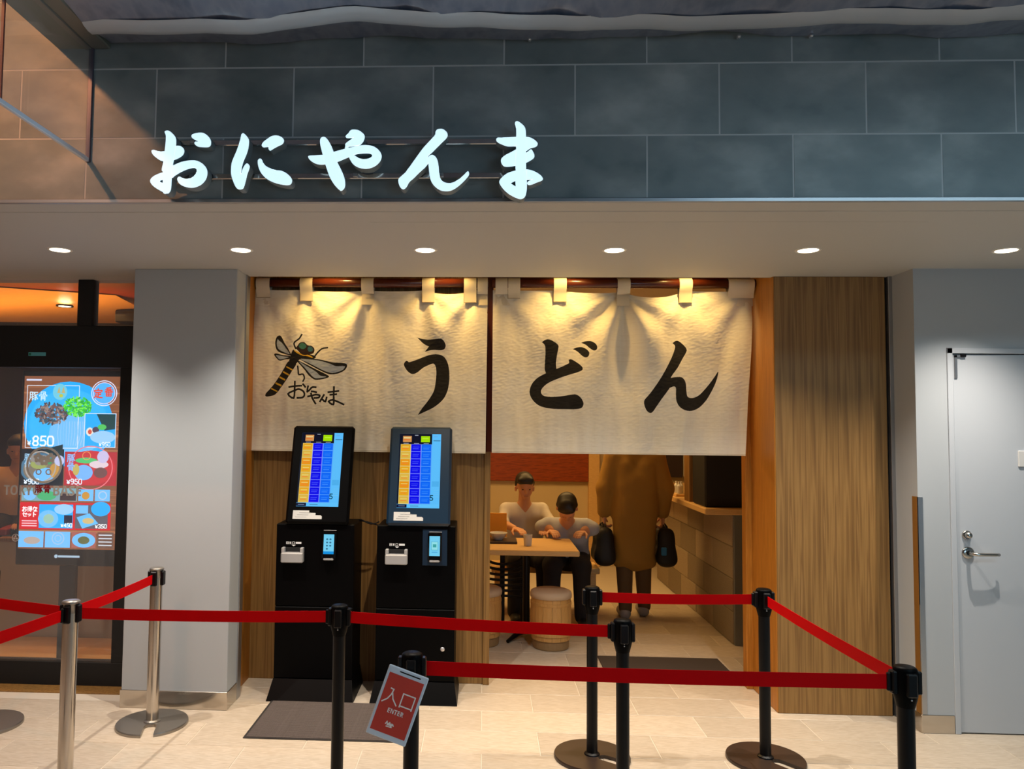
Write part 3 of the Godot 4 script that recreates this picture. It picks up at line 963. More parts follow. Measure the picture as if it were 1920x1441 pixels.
func neighbour():
	var b = MB.new()
	b.span(Vector3(-6.6, -0.1, -9.6), Vector3(-2.1, 0.002, -4.87), 0.0)
	struct("floor_ramen_shop", b, M.pale_wood, "light wood floor inside the ramen shop behind the glass", "floor")
	b = MB.new()
	b.span(Vector3(-6.6, -0.1, -4.87), Vector3(-2.096, 0.003, -4.69), 0.001)
	struct("trim_8", b, M.oak, "light wood threshold strip in front of the ramen shop window", "trim")
	b = MB.new()
	b.span(Vector3(-6.6, 0.0, -9.7), Vector3(-1.6, 3.2, -9.5), 0.0)
	struct("wall_ramen_rear", b, mat("brown_wall", c8(96, 62, 40), 0.8), "dark brown rear wall inside the ramen shop", "wall")
	b = MB.new()
	b.span(Vector3(-2.12, 0.0, -9.6), Vector3(-1.6, 3.2, -4.96), 0.0)
	struct("wall_party", b, M.plaster, "party wall between the ramen shop and the noodle shop", "wall")
	b = MB.new()
	b.span(Vector3(-6.6, 2.75, -7.2), Vector3(-2.1, 2.8, -4.9), 0.0)
	var c = struct("ceiling_ramen_shop", b, M.orange_wood, "orange wood ceiling of the ramen shop seen over the black window head", "ceiling")
	var sl = MB.new()
	var e = Vector3(0, 0, 0)
	sl.q(Vector3(-4.9, 2.74, -5.6), Vector3(-3.15, 2.74, -6.4), Vector3(-3.0, 2.6, -7.2), Vector3(-5.2, 2.55, -6.7))
	obj("sloped_panel", sl, M.pale_wood, c)
	obj("beam", span_mesh(Vector3(-6.6, 2.2, -7.6), Vector3(-2.1, 2.76, -7.2), 0.01), M.black_matte, c)
	obj("duct", span_mesh(Vector3(-3.3, 2.55, -6.9), Vector3(-2.2, 2.66, -6.7), 0.01), M.black_matte, c)
	for p in [[Vector3(-2.74, 2.75, -5.64), "small downlight in the orange ceiling right of the black mullion"], [Vector3(-3.62, 2.66, -6.45), "small downlight in the orange ceiling left of the black mullion"]]:
		var t = thing("ceiling_spot", p[1], "light", p[0], 0.0, "downlights in the ramen shop ceiling")
		obj("ring", MB.new().lathe([[0.05, 0.0], [0.055, -0.012], [0.07, -0.012], [0.07, 0.0]], 20), M.black, t)
		obj("lens", MB.new().lathe([[0.0, -0.014], [0.05, -0.01], [0.05, 0.0]], 20), M.lamp_face, t)
		spot("ceiling_spot_beam", p[0] + Vector3(0, -0.03, 0), Vector3(0, -1, 0), Color(1.0, 0.7, 0.36), 0.7, 60.0, 0.7)
	# window frame and glass
	var w = Node3D.new()
	w.name = "window_1"
	add_child(w)
	w.position = Vector3(0, 0, -4.85)
	tag(w, "black framed ramen shop window with glowing menu screen behind it", "window", "", "structure")
	obj("head", span_mesh(Vector3(-6.6, 2.006, -0.05), Vector3(-2.096, 2.275, 0.03), 0.003), M.black_matte, w)
	obj("sill", span_mesh(Vector3(-6.6, 0.0, -0.05), Vector3(-2.096, 0.147, 0.03), 0.003), M.black_matte, w)
	obj("jamb", span_mesh(Vector3(-2.325, 0.147, -0.05), Vector3(-2.096, 2.006, 0.03), 0.003), M.black_matte, w)
	obj("mullion", span_mesh(Vector3(-2.622, 2.275, -0.05), Vector3(-2.522, SOF, 0.03), 0.003), M.black_matte, w)
	obj("glass_pane", span_mesh(Vector3(-6.6, 0.147, -0.004), Vector3(-2.325, 2.006, 0.004), 0.0), M.glass, w)
	obj("transom_pane", span_mesh(Vector3(-6.6, 2.275, -0.004), Vector3(-2.096, SOF, 0.004), 0.0), M.glass, w)
	var st = MB.new()
	st.span(Vector3(-2.932, 2.078, 0.03), Vector3(-2.818, 2.101, 0.032), 0.0)
	obj("sticker", st, M.sticker_cyan, w)
	var st2 = MB.new()
	st2.span(Vector3(-2.928, 2.081, 0.032), Vector3(-2.915, 2.098, 0.033), 0.0)
	obj("sticker_mark", st2, mat("green_mark", c8(20, 120, 90), 0.5), w)
	# writing on the glass
	var wr = thing("window_lettering", "grey TOKYO and BASE lettering with red characters stuck on the window glass", "lettering", Vector3(-3.076, 1.213, -4.8445))
	var gm = mat("letter_grey", c8(196, 186, 176), 0.6)
	words("TOKYO", 0.062, gm, wr, Vector3(0, 0, 0), 0.86)
	words("BASE", 0.062, gm, wr, Vector3(0.32, 0.0, 0), 0.95)
	var kr = MB.new()
	stroke_mesh(KANJI.ton, Vector2(0.208, 0.036), 0.0048, 0.0068, kr, 0, 0.0015)
	stroke_mesh(KANJI.kotsu, Vector2(0.262, 0.036), 0.0048, 0.0068, kr, 0, 0.0015)
	obj("characters", kr, mat("letter_red", c8(150, 20, 36), 0.6), wr)
	var lg = thing("window_logo", "large grey ring logo with three blossoms stuck on the window glass", "logo", Vector3(-2.815, 1.378, -4.8445))
	var lm = annulus(MB.new(), Vector2.ZERO, 0.104, 0.118, 0, 0.0015)
	for s in [Vector2(-0.04, 0.045), Vector2(0.042, 0.045), Vector2(0, 0.025)]:
		for k in 5:
			disc(lm, s + Vector2(cos(TAU * k / 5 + 0.3), sin(TAU * k / 5 + 0.3)) * 0.019, 0.014, 0.014, 0, 0.0015 - k * 0.0001, 10)
	for s in [Vector2(-0.035, -0.045), Vector2(0.03, -0.045)]:
		annulus(lm, s, 0.012, 0.02, 0, 0.0015, 12)
	obj("ring", lm, gm, lg)
	var lg2 = thing("window_emblem", "small round grey emblem on the window glass left of the menu screen", "logo", Vector3(-2.985, 0.912, -4.8445))
	var l2 = annulus(MB.new(), Vector2.ZERO, 0.02, 0.024, 0, 0.0015, 20)
	for k in 3:
		disc(l2, Vector2(cos(TAU * k / 3 + PI / 2), sin(TAU * k / 3 + PI / 2)) * 0.01, 0.0065, 0.0065, 0, 0.0012, 8)
	obj("ring", l2, gm, lg2)
	# menu screen
	var md = thing("menu_display", "tall glowing digital menu screen showing ramen bowls behind the window", "screen", Vector3(-2.757, 0, -5.05))
	obj("bezel", span_mesh(Vector3(-0.355, 0.70, -0.07), Vector3(0.345, 2.0, -0.004), 0.006), M.screen_black, md)
	var scn = MB.new()
	scn.quv(Vector3(-0.335, 0.81, 0), Vector3(0.325, 0.81, 0), Vector3(0.325, 1.962, 0), Vector3(-0.335, 1.962, 0))
	obj("screen", scn, image_mat("menu_screen", menu_picture(), 1.35), md)
	area("menu_display_glow", Vector3(-2.757, 1.38, -5.03), Vector3(0, 0, 1), Vector2(0.64, 1.1), Color(0.55, 0.72, 1.0), 0.08)
	var tl = MB.new()
	tl.span(Vector3(-0.06, 0.755, -0.004), Vector3(0.085, 0.768, -0.002), 0.0)
	disc(tl, Vector2(-0.075, 0.762), 0.012, 0.012, -0.004, -0.002, 12)
	obj("maker_mark", tl, glow("pale_text", Color(0.6, 0.85, 1.0), 0.6), md)
	obj("stand", span_mesh(Vector3(-0.06, 0.02, -0.06), Vector3(0.05, 0.70, -0.02), 0.005), M.black, md)
	obj("foot", span_mesh(Vector3(-0.25, 0.003, -0.14), Vector3(0.24, 0.02, 0.08), 0.004), M.black, md)
	# furniture inside
	var pt = thing("reflection_panel", "low beige panel added for the floor reflection in the ramen shop window", "reflection_panel", Vector3(-3.4, 0.002, -5.9))
	obj("panel", plain_box(Vector3(0.2, 0.36, 0), Vector3(1.1, 0.72, 0.06), 0.004), mat("beige_board", c8(176, 160, 130), 0.7), pt)  # beige panel added to imitate the floor reflected in the window
	obj("cap", plain_box(Vector3(0.2, 0.735, 0), Vector3(1.12, 0.03, 0.08), 0.004), M.oak, pt)
	var ct = thing("bar_table", "narrow red edged bar table inside the ramen shop at the picture edge", "table", Vector3(-3.95, 0.002, -6.15))
	obj("top", plain_box(Vector3(-0.1, 0.78, 0), Vector3(0.62, 0.05, 0.42), 0.006), M.red_board, ct)
	obj("column", MB.new().lathe([[0.03, 0.02], [0.03, 0.76]], 16, Vector3(0.08, 0, 0)), M.dark_steel, ct)
	obj("foot", MB.new().lathe([[0.19, 0.0], [0.19, 0.012], [0.05, 0.03], [0.03, 0.05]], 24, Vector3(0.08, 0, 0)), M.dark_steel, ct)
	var bn = thing("bench", "light wood bench rail low on the ramen shop floor", "bench", Vector3(-3.7, 0.002, -6.9))
	obj("seat", plain_box(Vector3(0, 0.3, 0), Vector3(1.2, 0.05, 0.32), 0.006), M.pale_wood, bn)
	for s in [-0.5, 0.5]:
		obj("leg", plain_box(Vector3(s, 0.14, 0), Vector3(0.05, 0.28, 0.28), 0.004), M.pale_wood, bn)

# ------------------------------------------------------------------ inside the noodle shop
func barrel_stool(label, at, turn):
	var t = thing("barrel_stool", label, "stool", at, turn, "barrel stools by the dining table")
	obj("base", MB.new().lathe([[0.0, 0.002], [0.132, 0.002], [0.136, 0.01], [0.138, 0.075], [0.0, 0.075]], 32), M.barrel_base, t)
	var n = 14
	for k in n:
		var a0 = TAU * k / n + 0.006; var a1 = TAU * (k + 1) / n - 0.006
		var m = MB.new()
		var prof = [[0.146, 0.07], [0.152, 0.16], [0.155, 0.24], [0.152, 0.32], [0.148, 0.375]]
		for i in prof.size() - 1:
			for j in 2:
				var b0 = lerp(a0, a1, j / 2.0); var b1 = lerp(a0, a1, (j + 1) / 2.0)
				var P = func(p, a): return Vector3(cos(a) * p[0], p[1], -sin(a) * p[0])
				m.q(P.call(prof[i], b0), P.call(prof[i], b1), P.call(prof[i + 1], b1), P.call(prof[i + 1], b0))
		obj("stave", m, M.barrel_wood, t)
	obj("core", MB.new().lathe([[0.143, 0.07], [0.149, 0.22], [0.143, 0.37]], 28), M.barrel_base, t)
	for y in [0.115, 0.335]:
		obj("hoop", MB.new().lathe([[0.149, y - 0.012], [0.1545, y - 0.01], [0.1545, y + 0.01], [0.149, y + 0.012]], 32), M.barrel_wood, t)
	var c = MB.new()
	c.smooth(true)
	c.lathe([[0.146, 0.372], [0.156, 0.378], [0.158, 0.40], [0.152, 0.418], [0.13, 0.428], [0.0, 0.432]], 32)
	obj("cushion", c, M.cushion, t)

func counter_and_interior():
	var b = MB.new()
	b.span(Vector3(-1.6, 0, -9.6), Vector3(3.2, 3.2, -9.4), 0.0)
	var bw = struct("wall_back", b, M.plaster, "warm beige back wall of the noodle shop with an orange wood band", "wall")
	obj("band", span_mesh(Vector3(-1.6, 1.0, -9.4), Vector3(1.27, 1.75, -9.33), 0.005), M.orange_wood, bw)
	obj("post", span_mesh(Vector3(1.27, 0, -9.4), Vector3(1.4, 3.0, -9.3), 0.005), M.pale_wood, bw)
	b = MB.new()
	b.span(Vector3(3.1, 0, -9.6), Vector3(3.3, 3.2, -4.9), 0.0)
	struct("wall_inner_right", b, M.plaster, "plaster side wall behind the service counter", "wall")
	b = MB.new()
	b.span(Vector3(-1.6, 2.7, -9.6), Vector3(3.3, 2.78, -5.12), 0.0)
	struct("ceiling_inside", b, M.plaster, "ceiling inside the noodle shop above the dining table", "ceiling")
	var lp = thing("ceiling_panel", "warm ceiling light panel over the dining table inside the noodle shop", "light", Vector3(0.4, 2.69, -7.2))
	obj("diffuser", plain_box(Vector3(0, -0.004, 0), Vector3(2.2, 0.02, 1.2)), M.warm_face, lp)
	obj("frame", plain_box(Vector3(0, 0.004, 0), Vector3(2.26, 0.02, 1.26)), M.lamp_ring, lp)
	# stone-faced counter on the right
	var c = thing("service_counter", "long service counter faced with rough stone blocks under a light wood top", "counter", Vector3(1.94, 0, -6.09))
	obj("core", span_mesh(Vector3(0.02, 0, -2.6), Vector3(0.9, 1.0, -0.01), 0.0), M.stone_joint, c)
	obj("worktop", span_mesh(Vector3(-0.235, 0.998, -2.7), Vector3(0.95, 1.045, 0.08), 0.006), M.pale_wood, c)
	obj("corner_post", span_mesh(Vector3(0.0, 0, -0.004), Vector3(0.13, 0.998, 0.02), 0.003), M.dull_alu, c)
	obj("end_panel", span_mesh(Vector3(0.13, 0, -0.01), Vector3(0.9, 0.998, 0.012), 0.003), M.stone0, c)
	for rw in 4:
		var z = 0.0 if rw % 2 == 0 else 0.26
		while z < 2.6:
			var z1 = min(z + 0.52, 2.6)
			var z0 = max(z - (0.26 if rw % 2 == 1 and z < 0.27 else 0.0), 0.0)
			var pr = rng.randf_range(0.0, 0.006)
			obj("stone_block", span_mesh(Vector3(-0.004 - pr, 0.002 + rw * 0.2485, -z1 + 0.003), Vector3(0.03, 0.247 + rw * 0.2485, -z0 - 0.003), 0.005), M["stone%d" % rng.randi_range(0, 2)], c)
			z = z1
	var bx = thing("black_box", "black boxy monitor standing on the near end of the wood counter top", "box", Vector3(1.92, 1.045, -6.28))
	obj("case", plain_box(Vector3(0, 0.27, 0), Vector3(0.38, 0.54, 0.36), 0.012), M.black_matte, bx)
	obj("foot", plain_box(Vector3(0, 0.006, 0), Vector3(0.3, 0.012, 0.3), 0.002), M.black, bx)
	var rk = thing("cutlery_stand", "brown wooden stand with a white edge on the counter top beside the black box", "stand", Vector3(1.77, 1.045, -6.62))
	obj("board", plain_box(Vector3(0, 0.26, 0), Vector3(0.09, 0.52, 0.16), 0.004), M.oak, rk)
	obj("edge", plain_box(Vector3(0.055, 0.26, 0.02), Vector3(0.012, 0.52, 0.03), 0.003), M.white_plastic, rk)
	obj("side", plain_box(Vector3(0.115, 0.25, -0.02), Vector3(0.09, 0.5, 0.2), 0.004), mat("wine", c8(52, 20, 18), 0.5), rk)
	var tr = thing("sauce_tray", "small light tray of bottles at the far end of the counter top", "tray", Vector3(1.80, 1.045, -7.1))
	obj("tray", plain_box(Vector3(0, 0.012, 0), Vector3(0.14, 0.024, 0.2), 0.004), M.pale_wood, tr)
	for k in 3:
		obj("bottle", MB.new().lathe([[0.0, 0.024], [0.022, 0.026], [0.022, 0.09], [0.01, 0.11], [0.01, 0.13], [0.0, 0.131]], 12, Vector3(-0.03 + 0.03 * (k % 2), 0, -0.05 + k * 0.05)), M.white_plastic, tr)
	var nb = thing("notice_board", "dark notice board with pale papers on the wall beyond the counter", "board", Vector3(1.95, 1.0, -9.3))
	obj("board", plain_box(Vector3(0.22, 0.38, -0.04), Vector3(0.42, 0.62, 0.03), 0.004), mat("slate", c8(52, 40, 44), 0.6), nb)
	obj("paper", plain_box(Vector3(0.5, 0.36, -0.04), Vector3(0.11, 0.56, 0.012), 0.002), M.paper, nb)
	obj("paper", plain_box(Vector3(0.1, 0.32, -0.02), Vector3(0.16, 0.07, 0.012), 0.002), M.paper, nb)
	# dining table
	var t = thing("dining_table", "light wood dining table with black pedestal legs inside the shop", "table", Vector3(0.1, 0, -6.2))
	obj("top", span_mesh(Vector3(-0.9, 0.685, -0.33), Vector3(0.635, 0.725, 0.33), 0.006), M.pale_wood, t)
	for x in [-0.6, 0.255]:
		obj("leg", MB.new().lathe([[0.028, 0.02], [0.028, 0.685]], 14, Vector3(x, 0, -0.02)), M.black, t)
		var ft = MB.new()
		for a in 4:
			var d = Vector3(cos(a * PI / 2 + 0.6), 0, sin(a * PI / 2 + 0.6))
			ft.tube([Vector3(x, 0.05, -0.02), Vector3(x, 0.045, -0.02) + d * 0.12, Vector3(x, 0.014, -0.02) + d * 0.27], [0.026, 0.022, 0.014], 8)
		obj("foot", ft, M.black, t)
	barrel_stool("round barrel stool with a cream cushion standing right of the table leg", Vector3(0.525, 0, -5.93), 0.2)
	barrel_stool("barrel stool half hidden by the oak wall beside the ticket machines", Vector3(0.0, 0, -5.98), 0.5)
	var bk = thing("bag_rack", "black slatted bag rack under the dining table", "rack", Vector3(0.17, 0, -6.42))
	obj("post", MB.new().lathe([[0.02, 0.02], [0.02, 0.66]], 12), M.black_matte, bk)
	for k in 7:
		var y = 0.28 + k * 0.042
		var pth = []
		for i in 9:
			var a = lerp(-1.0, 1.0, i / 8.0)
			pth.append(Vector3(a * 0.17, y + 0.03 * a * a * (k - 3) * 0.4, 0.06 - 0.1 * a * a))
		obj("slat", MB.new().tube(pth, 0.011, 6), M.black_matte, bk)
	for s in [-0.16, 0.16]:
		obj("leg", plain_box(Vector3(s, 0.32, -0.04), Vector3(0.02, 0.64, 0.02), 0.002), M.black_matte, bk)
	var cup = thing("cup", "white cup standing on the dining table before the seated pair", "cup", Vector3(0.36, 0.725, -6.12))
	obj("body", MB.new().lathe([[0.0, 0.0], [0.03, 0.0], [0.036, 0.085], [0.033, 0.085], [0.027, 0.008], [0.0, 0.008]], 20), M.white_plastic, cup)
	var ty = thing("tray", "dark serving tray on the left part of the dining table", "tray", Vector3(0.13, 0.725, -6.28))
	obj("base", plain_box(Vector3(0, 0.01, 0), Vector3(0.3, 0.02, 0.22), 0.005), M.black_base, ty)
	obj("bowl", MB.new().lathe([[0.0, 0.02], [0.035, 0.02], [0.075, 0.075], [0.07, 0.075], [0.03, 0.03], [0.0, 0.03]], 24), M.white_plastic, ty)
	var yb = thing("menu_stand", "bright yellow table menu stand near the left end of the table", "stand", Vector3(0.12, 0.725, -6.48))
	obj("card", plain_box(Vector3(0, 0.11, 0), Vector3(0.17, 0.2, 0.012), 0.002), mat("yellow_card", c8(250, 176, 30), 0.5), yb)
	obj("foot", plain_box(Vector3(0, 0.006, 0), Vector3(0.17, 0.012, 0.06), 0.002), M.white_plastic, yb)
	# door mats
	var m = MB.new()
	m.box(Vector3(0, 0.004, 0), Vector3(0.86, 0.008, 0.56), 0.003)
	var dm = thing("door_mat", "plain dark door mat just inside the shop entrance", "mat", Vector3(1.27, 0.0, -5.43))
	obj("body", m, mat("mat_plain", c8(60, 50, 44), 0.9), dm)
	var m2 = thing("ribbed_mat", "grey brown ribbed mat on the tiles in front of the left ticket machine", "mat", Vector3(-0.83, 0.0, -4.37))
	obj("border", plain_box(Vector3(0, 0.003, 0), Vector3(0.845, 0.006, 0.545), 0.002), M.mat_edge, m2)
	for k in 36:
		obj("rib", plain_box(Vector3(0, 0.007, -0.258 + k * 0.01475), Vector3(0.815, 0.006, 0.0095), 0.002), M.mat_ribbed, m2)

# ------------------------------------------------------------------ glowing sign
func letter(label, o, s, pieces, at_ref):
	var A = [-1.97315, 0.002157, 0.00004, 3.378489, -0.00001, -0.002178]
	var t = thing("sign_letter", label, "sign letter", at_ref, 0.0, "glowing letters of the shop sign")
	var face = MB.new()
	var side = MB.new()
	var i = 0
	for p in pieces:
		var q = map2(p, o, s, A)
		for k in q.size():
			q[k] -= Vector2(at_ref.x, at_ref.y)
		var z1 = 0.12 - i * 0.0004
		face.flat(q, z1)
		face.rim(q, z1 - 0.006, z1)
		side.rim(q, 0.062, z1 - 0.006)
		side.flat(q, 0.062, Transform3D(), true)
		i += 1
	obj("face", face, M.letter_face, t)
	obj("return", side, M.sign_side, t)
	var st = MB.new()
	for y in [2.818, 2.677]:
		st.box(Vector3(0.03, y - at_ref.y, 0.055), Vector3(0.02, 0.016, 0.02), 0.002)
	obj("bracket", st, M.alu, t)
	area("sign_letter_glow", at_ref + Vector3(0, 0, 0.14), Vector3(0, 0, 1), Vector2(0.2, 0.22), Color(0.75, 0.92, 1.0), 0.05)

func letters():
	for d in [[2.818, "upper chrome rail carrying the glowing sign letters"], [2.677, "lower chrome rail carrying the glowing sign letters"]]:
		var r = thing("sign_rail", d[1], "rail", Vector3(0, d[0], ZF), 0.0, "rails behind the sign letters")
		obj("bar", span_mesh(Vector3(-1.33, -0.012, 0.03), Vector3(0.21, 0.012, 0.052), 0.003), M.chrome, r)
		for x in [-1.15, -0.6, -0.2, 0.12]:
			obj("spacer", MB.new().lathe([[0.008, 0.0], [0.008, 0.032]], 10, Vector3.ZERO, Transform3D(Basis(Vector3.RIGHT, PI / 2), Vector3(x, 0, 0))), M.alu, r)
	var o1 = Vector2(270, 220)
	letter("glowing white sign letter at the left end, with a looped tail and dot", o1, 0.11102, [
		sm([325, 235, 375, 215, 430, 240, 490, 300, 515, 360, 515, 470, 500, 600, 480, 720, 460, 830, 450, 1000, 445, 1100, 435, 1220, 400, 1280, 370, 1285, 306, 1262, 306, 1000, 306, 930, 285, 900, 285, 860, 310, 740, 330, 560, 345, 400, 345, 300], [10, 12]),
		sm([262, 940, 312, 930, 312, 1050, 265, 1058, 240, 1075, 250, 1090, 312, 1112, 312, 1262, 280, 1250, 160, 1180, 95, 1110, 90, 1050, 150, 990], [1, 2, 6, 7]),
		sm([100, 560, 140, 545, 200, 565, 280, 575, 350, 560, 430, 520, 518, 478, 590, 478, 640, 510, 658, 560, 640, 620, 580, 670, 490, 710, 400, 730, 310, 735, 240, 715, 160, 660, 115, 610]),
		sm([440, 840, 500, 800, 620, 750, 760, 725, 880, 730, 980, 780, 1040, 850, 1060, 930, 1040, 1030, 980, 1110, 900, 1160, 800, 1185, 690, 1170, 600, 1130, 555, 1070, 555, 1020, 590, 1000, 630, 1020, 700, 1040, 780, 1030, 840, 990, 880, 930, 885, 880, 850, 850, 790, 850, 700, 875, 600, 920, 500, 980, 450, 1010]),
		sm([785, 310, 800, 280, 860, 260, 940, 250, 1010, 265, 1080, 320, 1115, 390, 1110, 460, 1070, 490, 980, 492, 890, 480, 840, 440, 850, 405, 910, 400, 850, 370, 800, 340])], Vector3(-1.24, 2.71, ZF))
	letter("glowing white sign letter made of three separate strokes, second from left", Vector2(425, 235), 0.09024, [
		sm([310, 180, 350, 160, 410, 210, 455, 280, 460, 370, 440, 500, 400, 620, 345, 750, 310, 880, 295, 1000, 308, 1020, 330, 930, 380, 830, 430, 790, 475, 830, 470, 900, 430, 1010, 400, 1140, 360, 1280, 320, 1320, 240, 1320, 190, 1270, 140, 1160, 100, 1030, 95, 900, 110, 770, 160, 640, 220, 500, 270, 350, 295, 240], [9, 10]),
		sm([735, 410, 770, 340, 850, 280, 930, 225, 1020, 205, 1110, 220, 1180, 265, 1195, 320, 1160, 380, 1060, 430, 970, 480, 910, 515, 880, 490, 885, 455, 890, 435, 830, 440, 765, 445], [14]),
		sm([655, 730, 690, 690, 730, 700, 760, 770, 820, 840, 920, 895, 1030, 930, 1140, 940, 1250, 990, 1340, 1070, 1368, 1140, 1345, 1210, 1270, 1235, 1140, 1220, 990, 1180, 850, 1110, 750, 1020, 690, 920, 660, 820])], Vector3(-0.90, 2.71, ZF))
	letter("glowing white sign letter in the middle, a crossed loop", Vector2(570, 230), 0.09715, [
		sm([325, 350, 345, 290, 400, 270, 460, 310, 530, 420, 590, 570, 640, 720, 720, 880, 780, 1020, 805, 1130, 800, 1240, 740, 1305, 690, 1285, 600, 1190, 520, 1060, 460, 900, 410, 740, 370, 590, 335, 450]),
		keyhole(sm([95, 660, 120, 635, 200, 630, 350, 620, 480, 610, 600, 560, 740, 520, 900, 480, 1060, 445, 1200, 430, 1340, 450, 1440, 510, 1500, 590, 1510, 660, 1480, 740, 1400, 820, 1290, 870, 1180, 880, 1060, 855, 960, 790, 900, 700, 885, 655, 800, 690, 680, 740, 560, 770, 430, 795, 320, 800, 220, 775, 130, 715], [21]), sm([975, 620, 1060, 595, 1180, 585, 1290, 590, 1335, 630, 1290, 680, 1180, 705, 1090, 690, 1030, 655])),
		sm([820, 255, 860, 220, 910, 150, 960, 130, 1060, 140, 1140, 190, 1185, 250, 1165, 340, 1110, 410, 1050, 435, 960, 445, 870, 455, 815, 440, 820, 400, 880, 350, 980, 280, 930, 285, 840, 285]),
		sm([805, 520, 815, 450, 870, 465, 875, 520], [0, 3])], Vector3(-0.56, 2.71, ZF))
	letter("glowing white sign letter with a long slanted stroke and hook, fourth from left", Vector2(740, 230), 0.09715, [
		sm([800, 180, 830, 135, 890, 120, 950, 130, 1010, 180, 1030, 230, 1010, 290, 920, 380, 820, 480, 730, 570, 645, 650, 665, 700, 660, 760, 600, 850, 500, 940, 380, 1060, 290, 1140, 240, 1230, 180, 1275, 120, 1240, 85, 1150, 90, 1080, 150, 1020, 220, 960, 330, 810, 450, 640, 570, 480, 680, 360, 790, 240]),
		sm([640, 680, 720, 620, 790, 650, 835, 730, 855, 850, 865, 980, 890, 1080, 950, 1140, 1050, 1165, 1150, 1140, 1260, 1075, 1340, 1000, 1400, 940, 1425, 945, 1430, 1000, 1370, 1080, 1280, 1170, 1180, 1250, 1080, 1300, 980, 1310, 880, 1290, 780, 1220, 710, 1120, 680, 1000, 665, 850, 655, 760])], Vector3(-0.21, 2.71, ZF))
	letter("glowing white sign letter at the right end, with three crossbars", Vector2(920, 220), 0.111, [
		keyhole(sm([405, 100, 440, 68, 500, 100, 560, 160, 580, 220, 585, 320, 585, 500, 580, 780, 580, 900, 590, 1100, 585, 1220, 560, 1320, 500, 1365, 430, 1355, 300, 1290, 200, 1200, 140, 1110, 140, 1060, 190, 1000, 270, 940, 370, 905, 410, 895, 405, 800, 420, 560, 420, 400, 425, 200], [21]), sm([315, 1105, 400, 1062, 405, 1165], [0, 1, 2], 3)),
		sm([90, 380, 115, 345, 200, 345, 350, 335, 500, 330, 620, 335, 700, 365, 765, 420, 775, 460, 740, 495, 650, 520, 580, 560, 480, 500, 400, 485, 280, 485, 190, 455, 120, 420]),
		sm([430, 540, 340, 585, 250, 630, 185, 680, 165, 725, 180, 780, 220, 820, 300, 825, 420, 805, 580, 760, 700, 690, 720, 640, 690, 565, 660, 540, 610, 580, 570, 600, 500, 580]),
		sm([560, 890, 650, 885, 740, 920, 820, 975, 855, 1030, 830, 1060, 750, 1090, 680, 1120, 620, 1130, 595, 1100, 620, 1070, 690, 1040, 600, 1045, 560, 1050], [11])], Vector3(0.13, 2.71, ZF))

# ------------------------------------------------------------------ glass smoke barrier at the upper left
func barrier():
	var t = thing("smoke_barrier", "clear glass smoke barrier hanging from the ceiling at the left end of the sign", "glass barrier", Vector3(-1.679, 2.768, ZF))
	obj("pane", span_mesh(Vector3(-0.004, 0.0, 0.01), Vector3(0.004, 0.48, 0.598), 0.0), M.glass, t)
	obj("pane", span_mesh(Vector3(-0.004, 0.0, 0.604), Vector3(0.004, 0.48, 1.9), 0.0), M.glass, t)
	obj("joint", span_mesh(Vector3(-0.005, 0.0, 0.597), Vector3(0.005, 0.48, 0.605), 0.0), mat("joint_brown", c8(110, 60, 50), 0.5), t)
	obj("edge_trim", span_mesh(Vector3(-0.008, -0.014, 0.012), Vector3(0.008, 0.004, 1.9), 0.002), mat("edge_strip", c8(214, 226, 244), 0.25), t)  # pale blue-white colour stands in for a bright reflection along the trim
	obj("wall_channel", span_mesh(Vector3(-0.010, -0.014, 0.0), Vector3(0.010, 0.48, 0.012), 0.002), mat("channel", c8(96, 92, 108), 0.4, 0.4), t)
	obj("top_rail", span_mesh(Vector3(0.005, 0.478, 0.0), Vector3(0.075, 0.50, 3.4), 0.003), M.dull_alu, t)
	obj("top_rail", span_mesh(Vector3(-0.03, 0.474, 0.0), Vector3(0.0, 0.50, 3.4), 0.003), M.dull_alu, t)

# ------------------------------------------------------------------ curtains
class Cloth:
	var xl; var w0; var w1; var yt; var yb
	var tabs; var pull; var sag
	var nz; var nz2
	func width(v): return lerp(w0, w1, v)
	func dip(x):                          # how far the top edge sags between the tabs
		for i in tabs.size() - 1:
			if x >= tabs[i] and x <= tabs[i + 1]:
				var s = (x - tabs[i]) / (tabs[i + 1] - tabs[i])
				return sag[i] * 4.0 * s * (1.0 - s)
		return 0.0
	func fold(x, d):                      # d = metres below the top edge
		var z = 0.0
		for i in tabs.size() - 1:
			var m = (tabs[i] + tabs[i + 1]) / 2.0
			var h = (tabs[i + 1] - tabs[i]) / 2.0
			var s = clamp(1.0 - abs(x - m) / (h * 1.15), 0.0, 1.0)
			s = s * s * (3 - 2 * s)
			z += sag[i] * 0.9 * s * exp(-pow((d - 0.16) / 0.22, 2.0))
		for i in tabs.size():
			var dx = x - tabs[i]
			var r = sqrt(dx * dx + d * d)
			var th = atan2(dx, d + 0.02)
			z += pull[i] * cos(th * 8.0 + i * 1.3) * smoothstep(0.02, 0.2, r) * exp(-r / 0.7) * clamp(1.2 - abs(th), 0.0, 1.0)
			z -= pull[i] * 0.8 * exp(-r * r / 0.02)
		z += 0.020 * nz.get_noise_2d(x * 2.6, d * 0.45) * smoothstep(0.0, 0.5, d)
		z += 0.0005 * nz.get_noise_2d(x * 8.0 + 4.0, d * 16.0)
		z += 0.0014 * nz2.get_noise_2d(x * 20.0, d * 80.0) * (1.0 - 0.5 * smoothstep(0.5, 1.0, d))
		return z

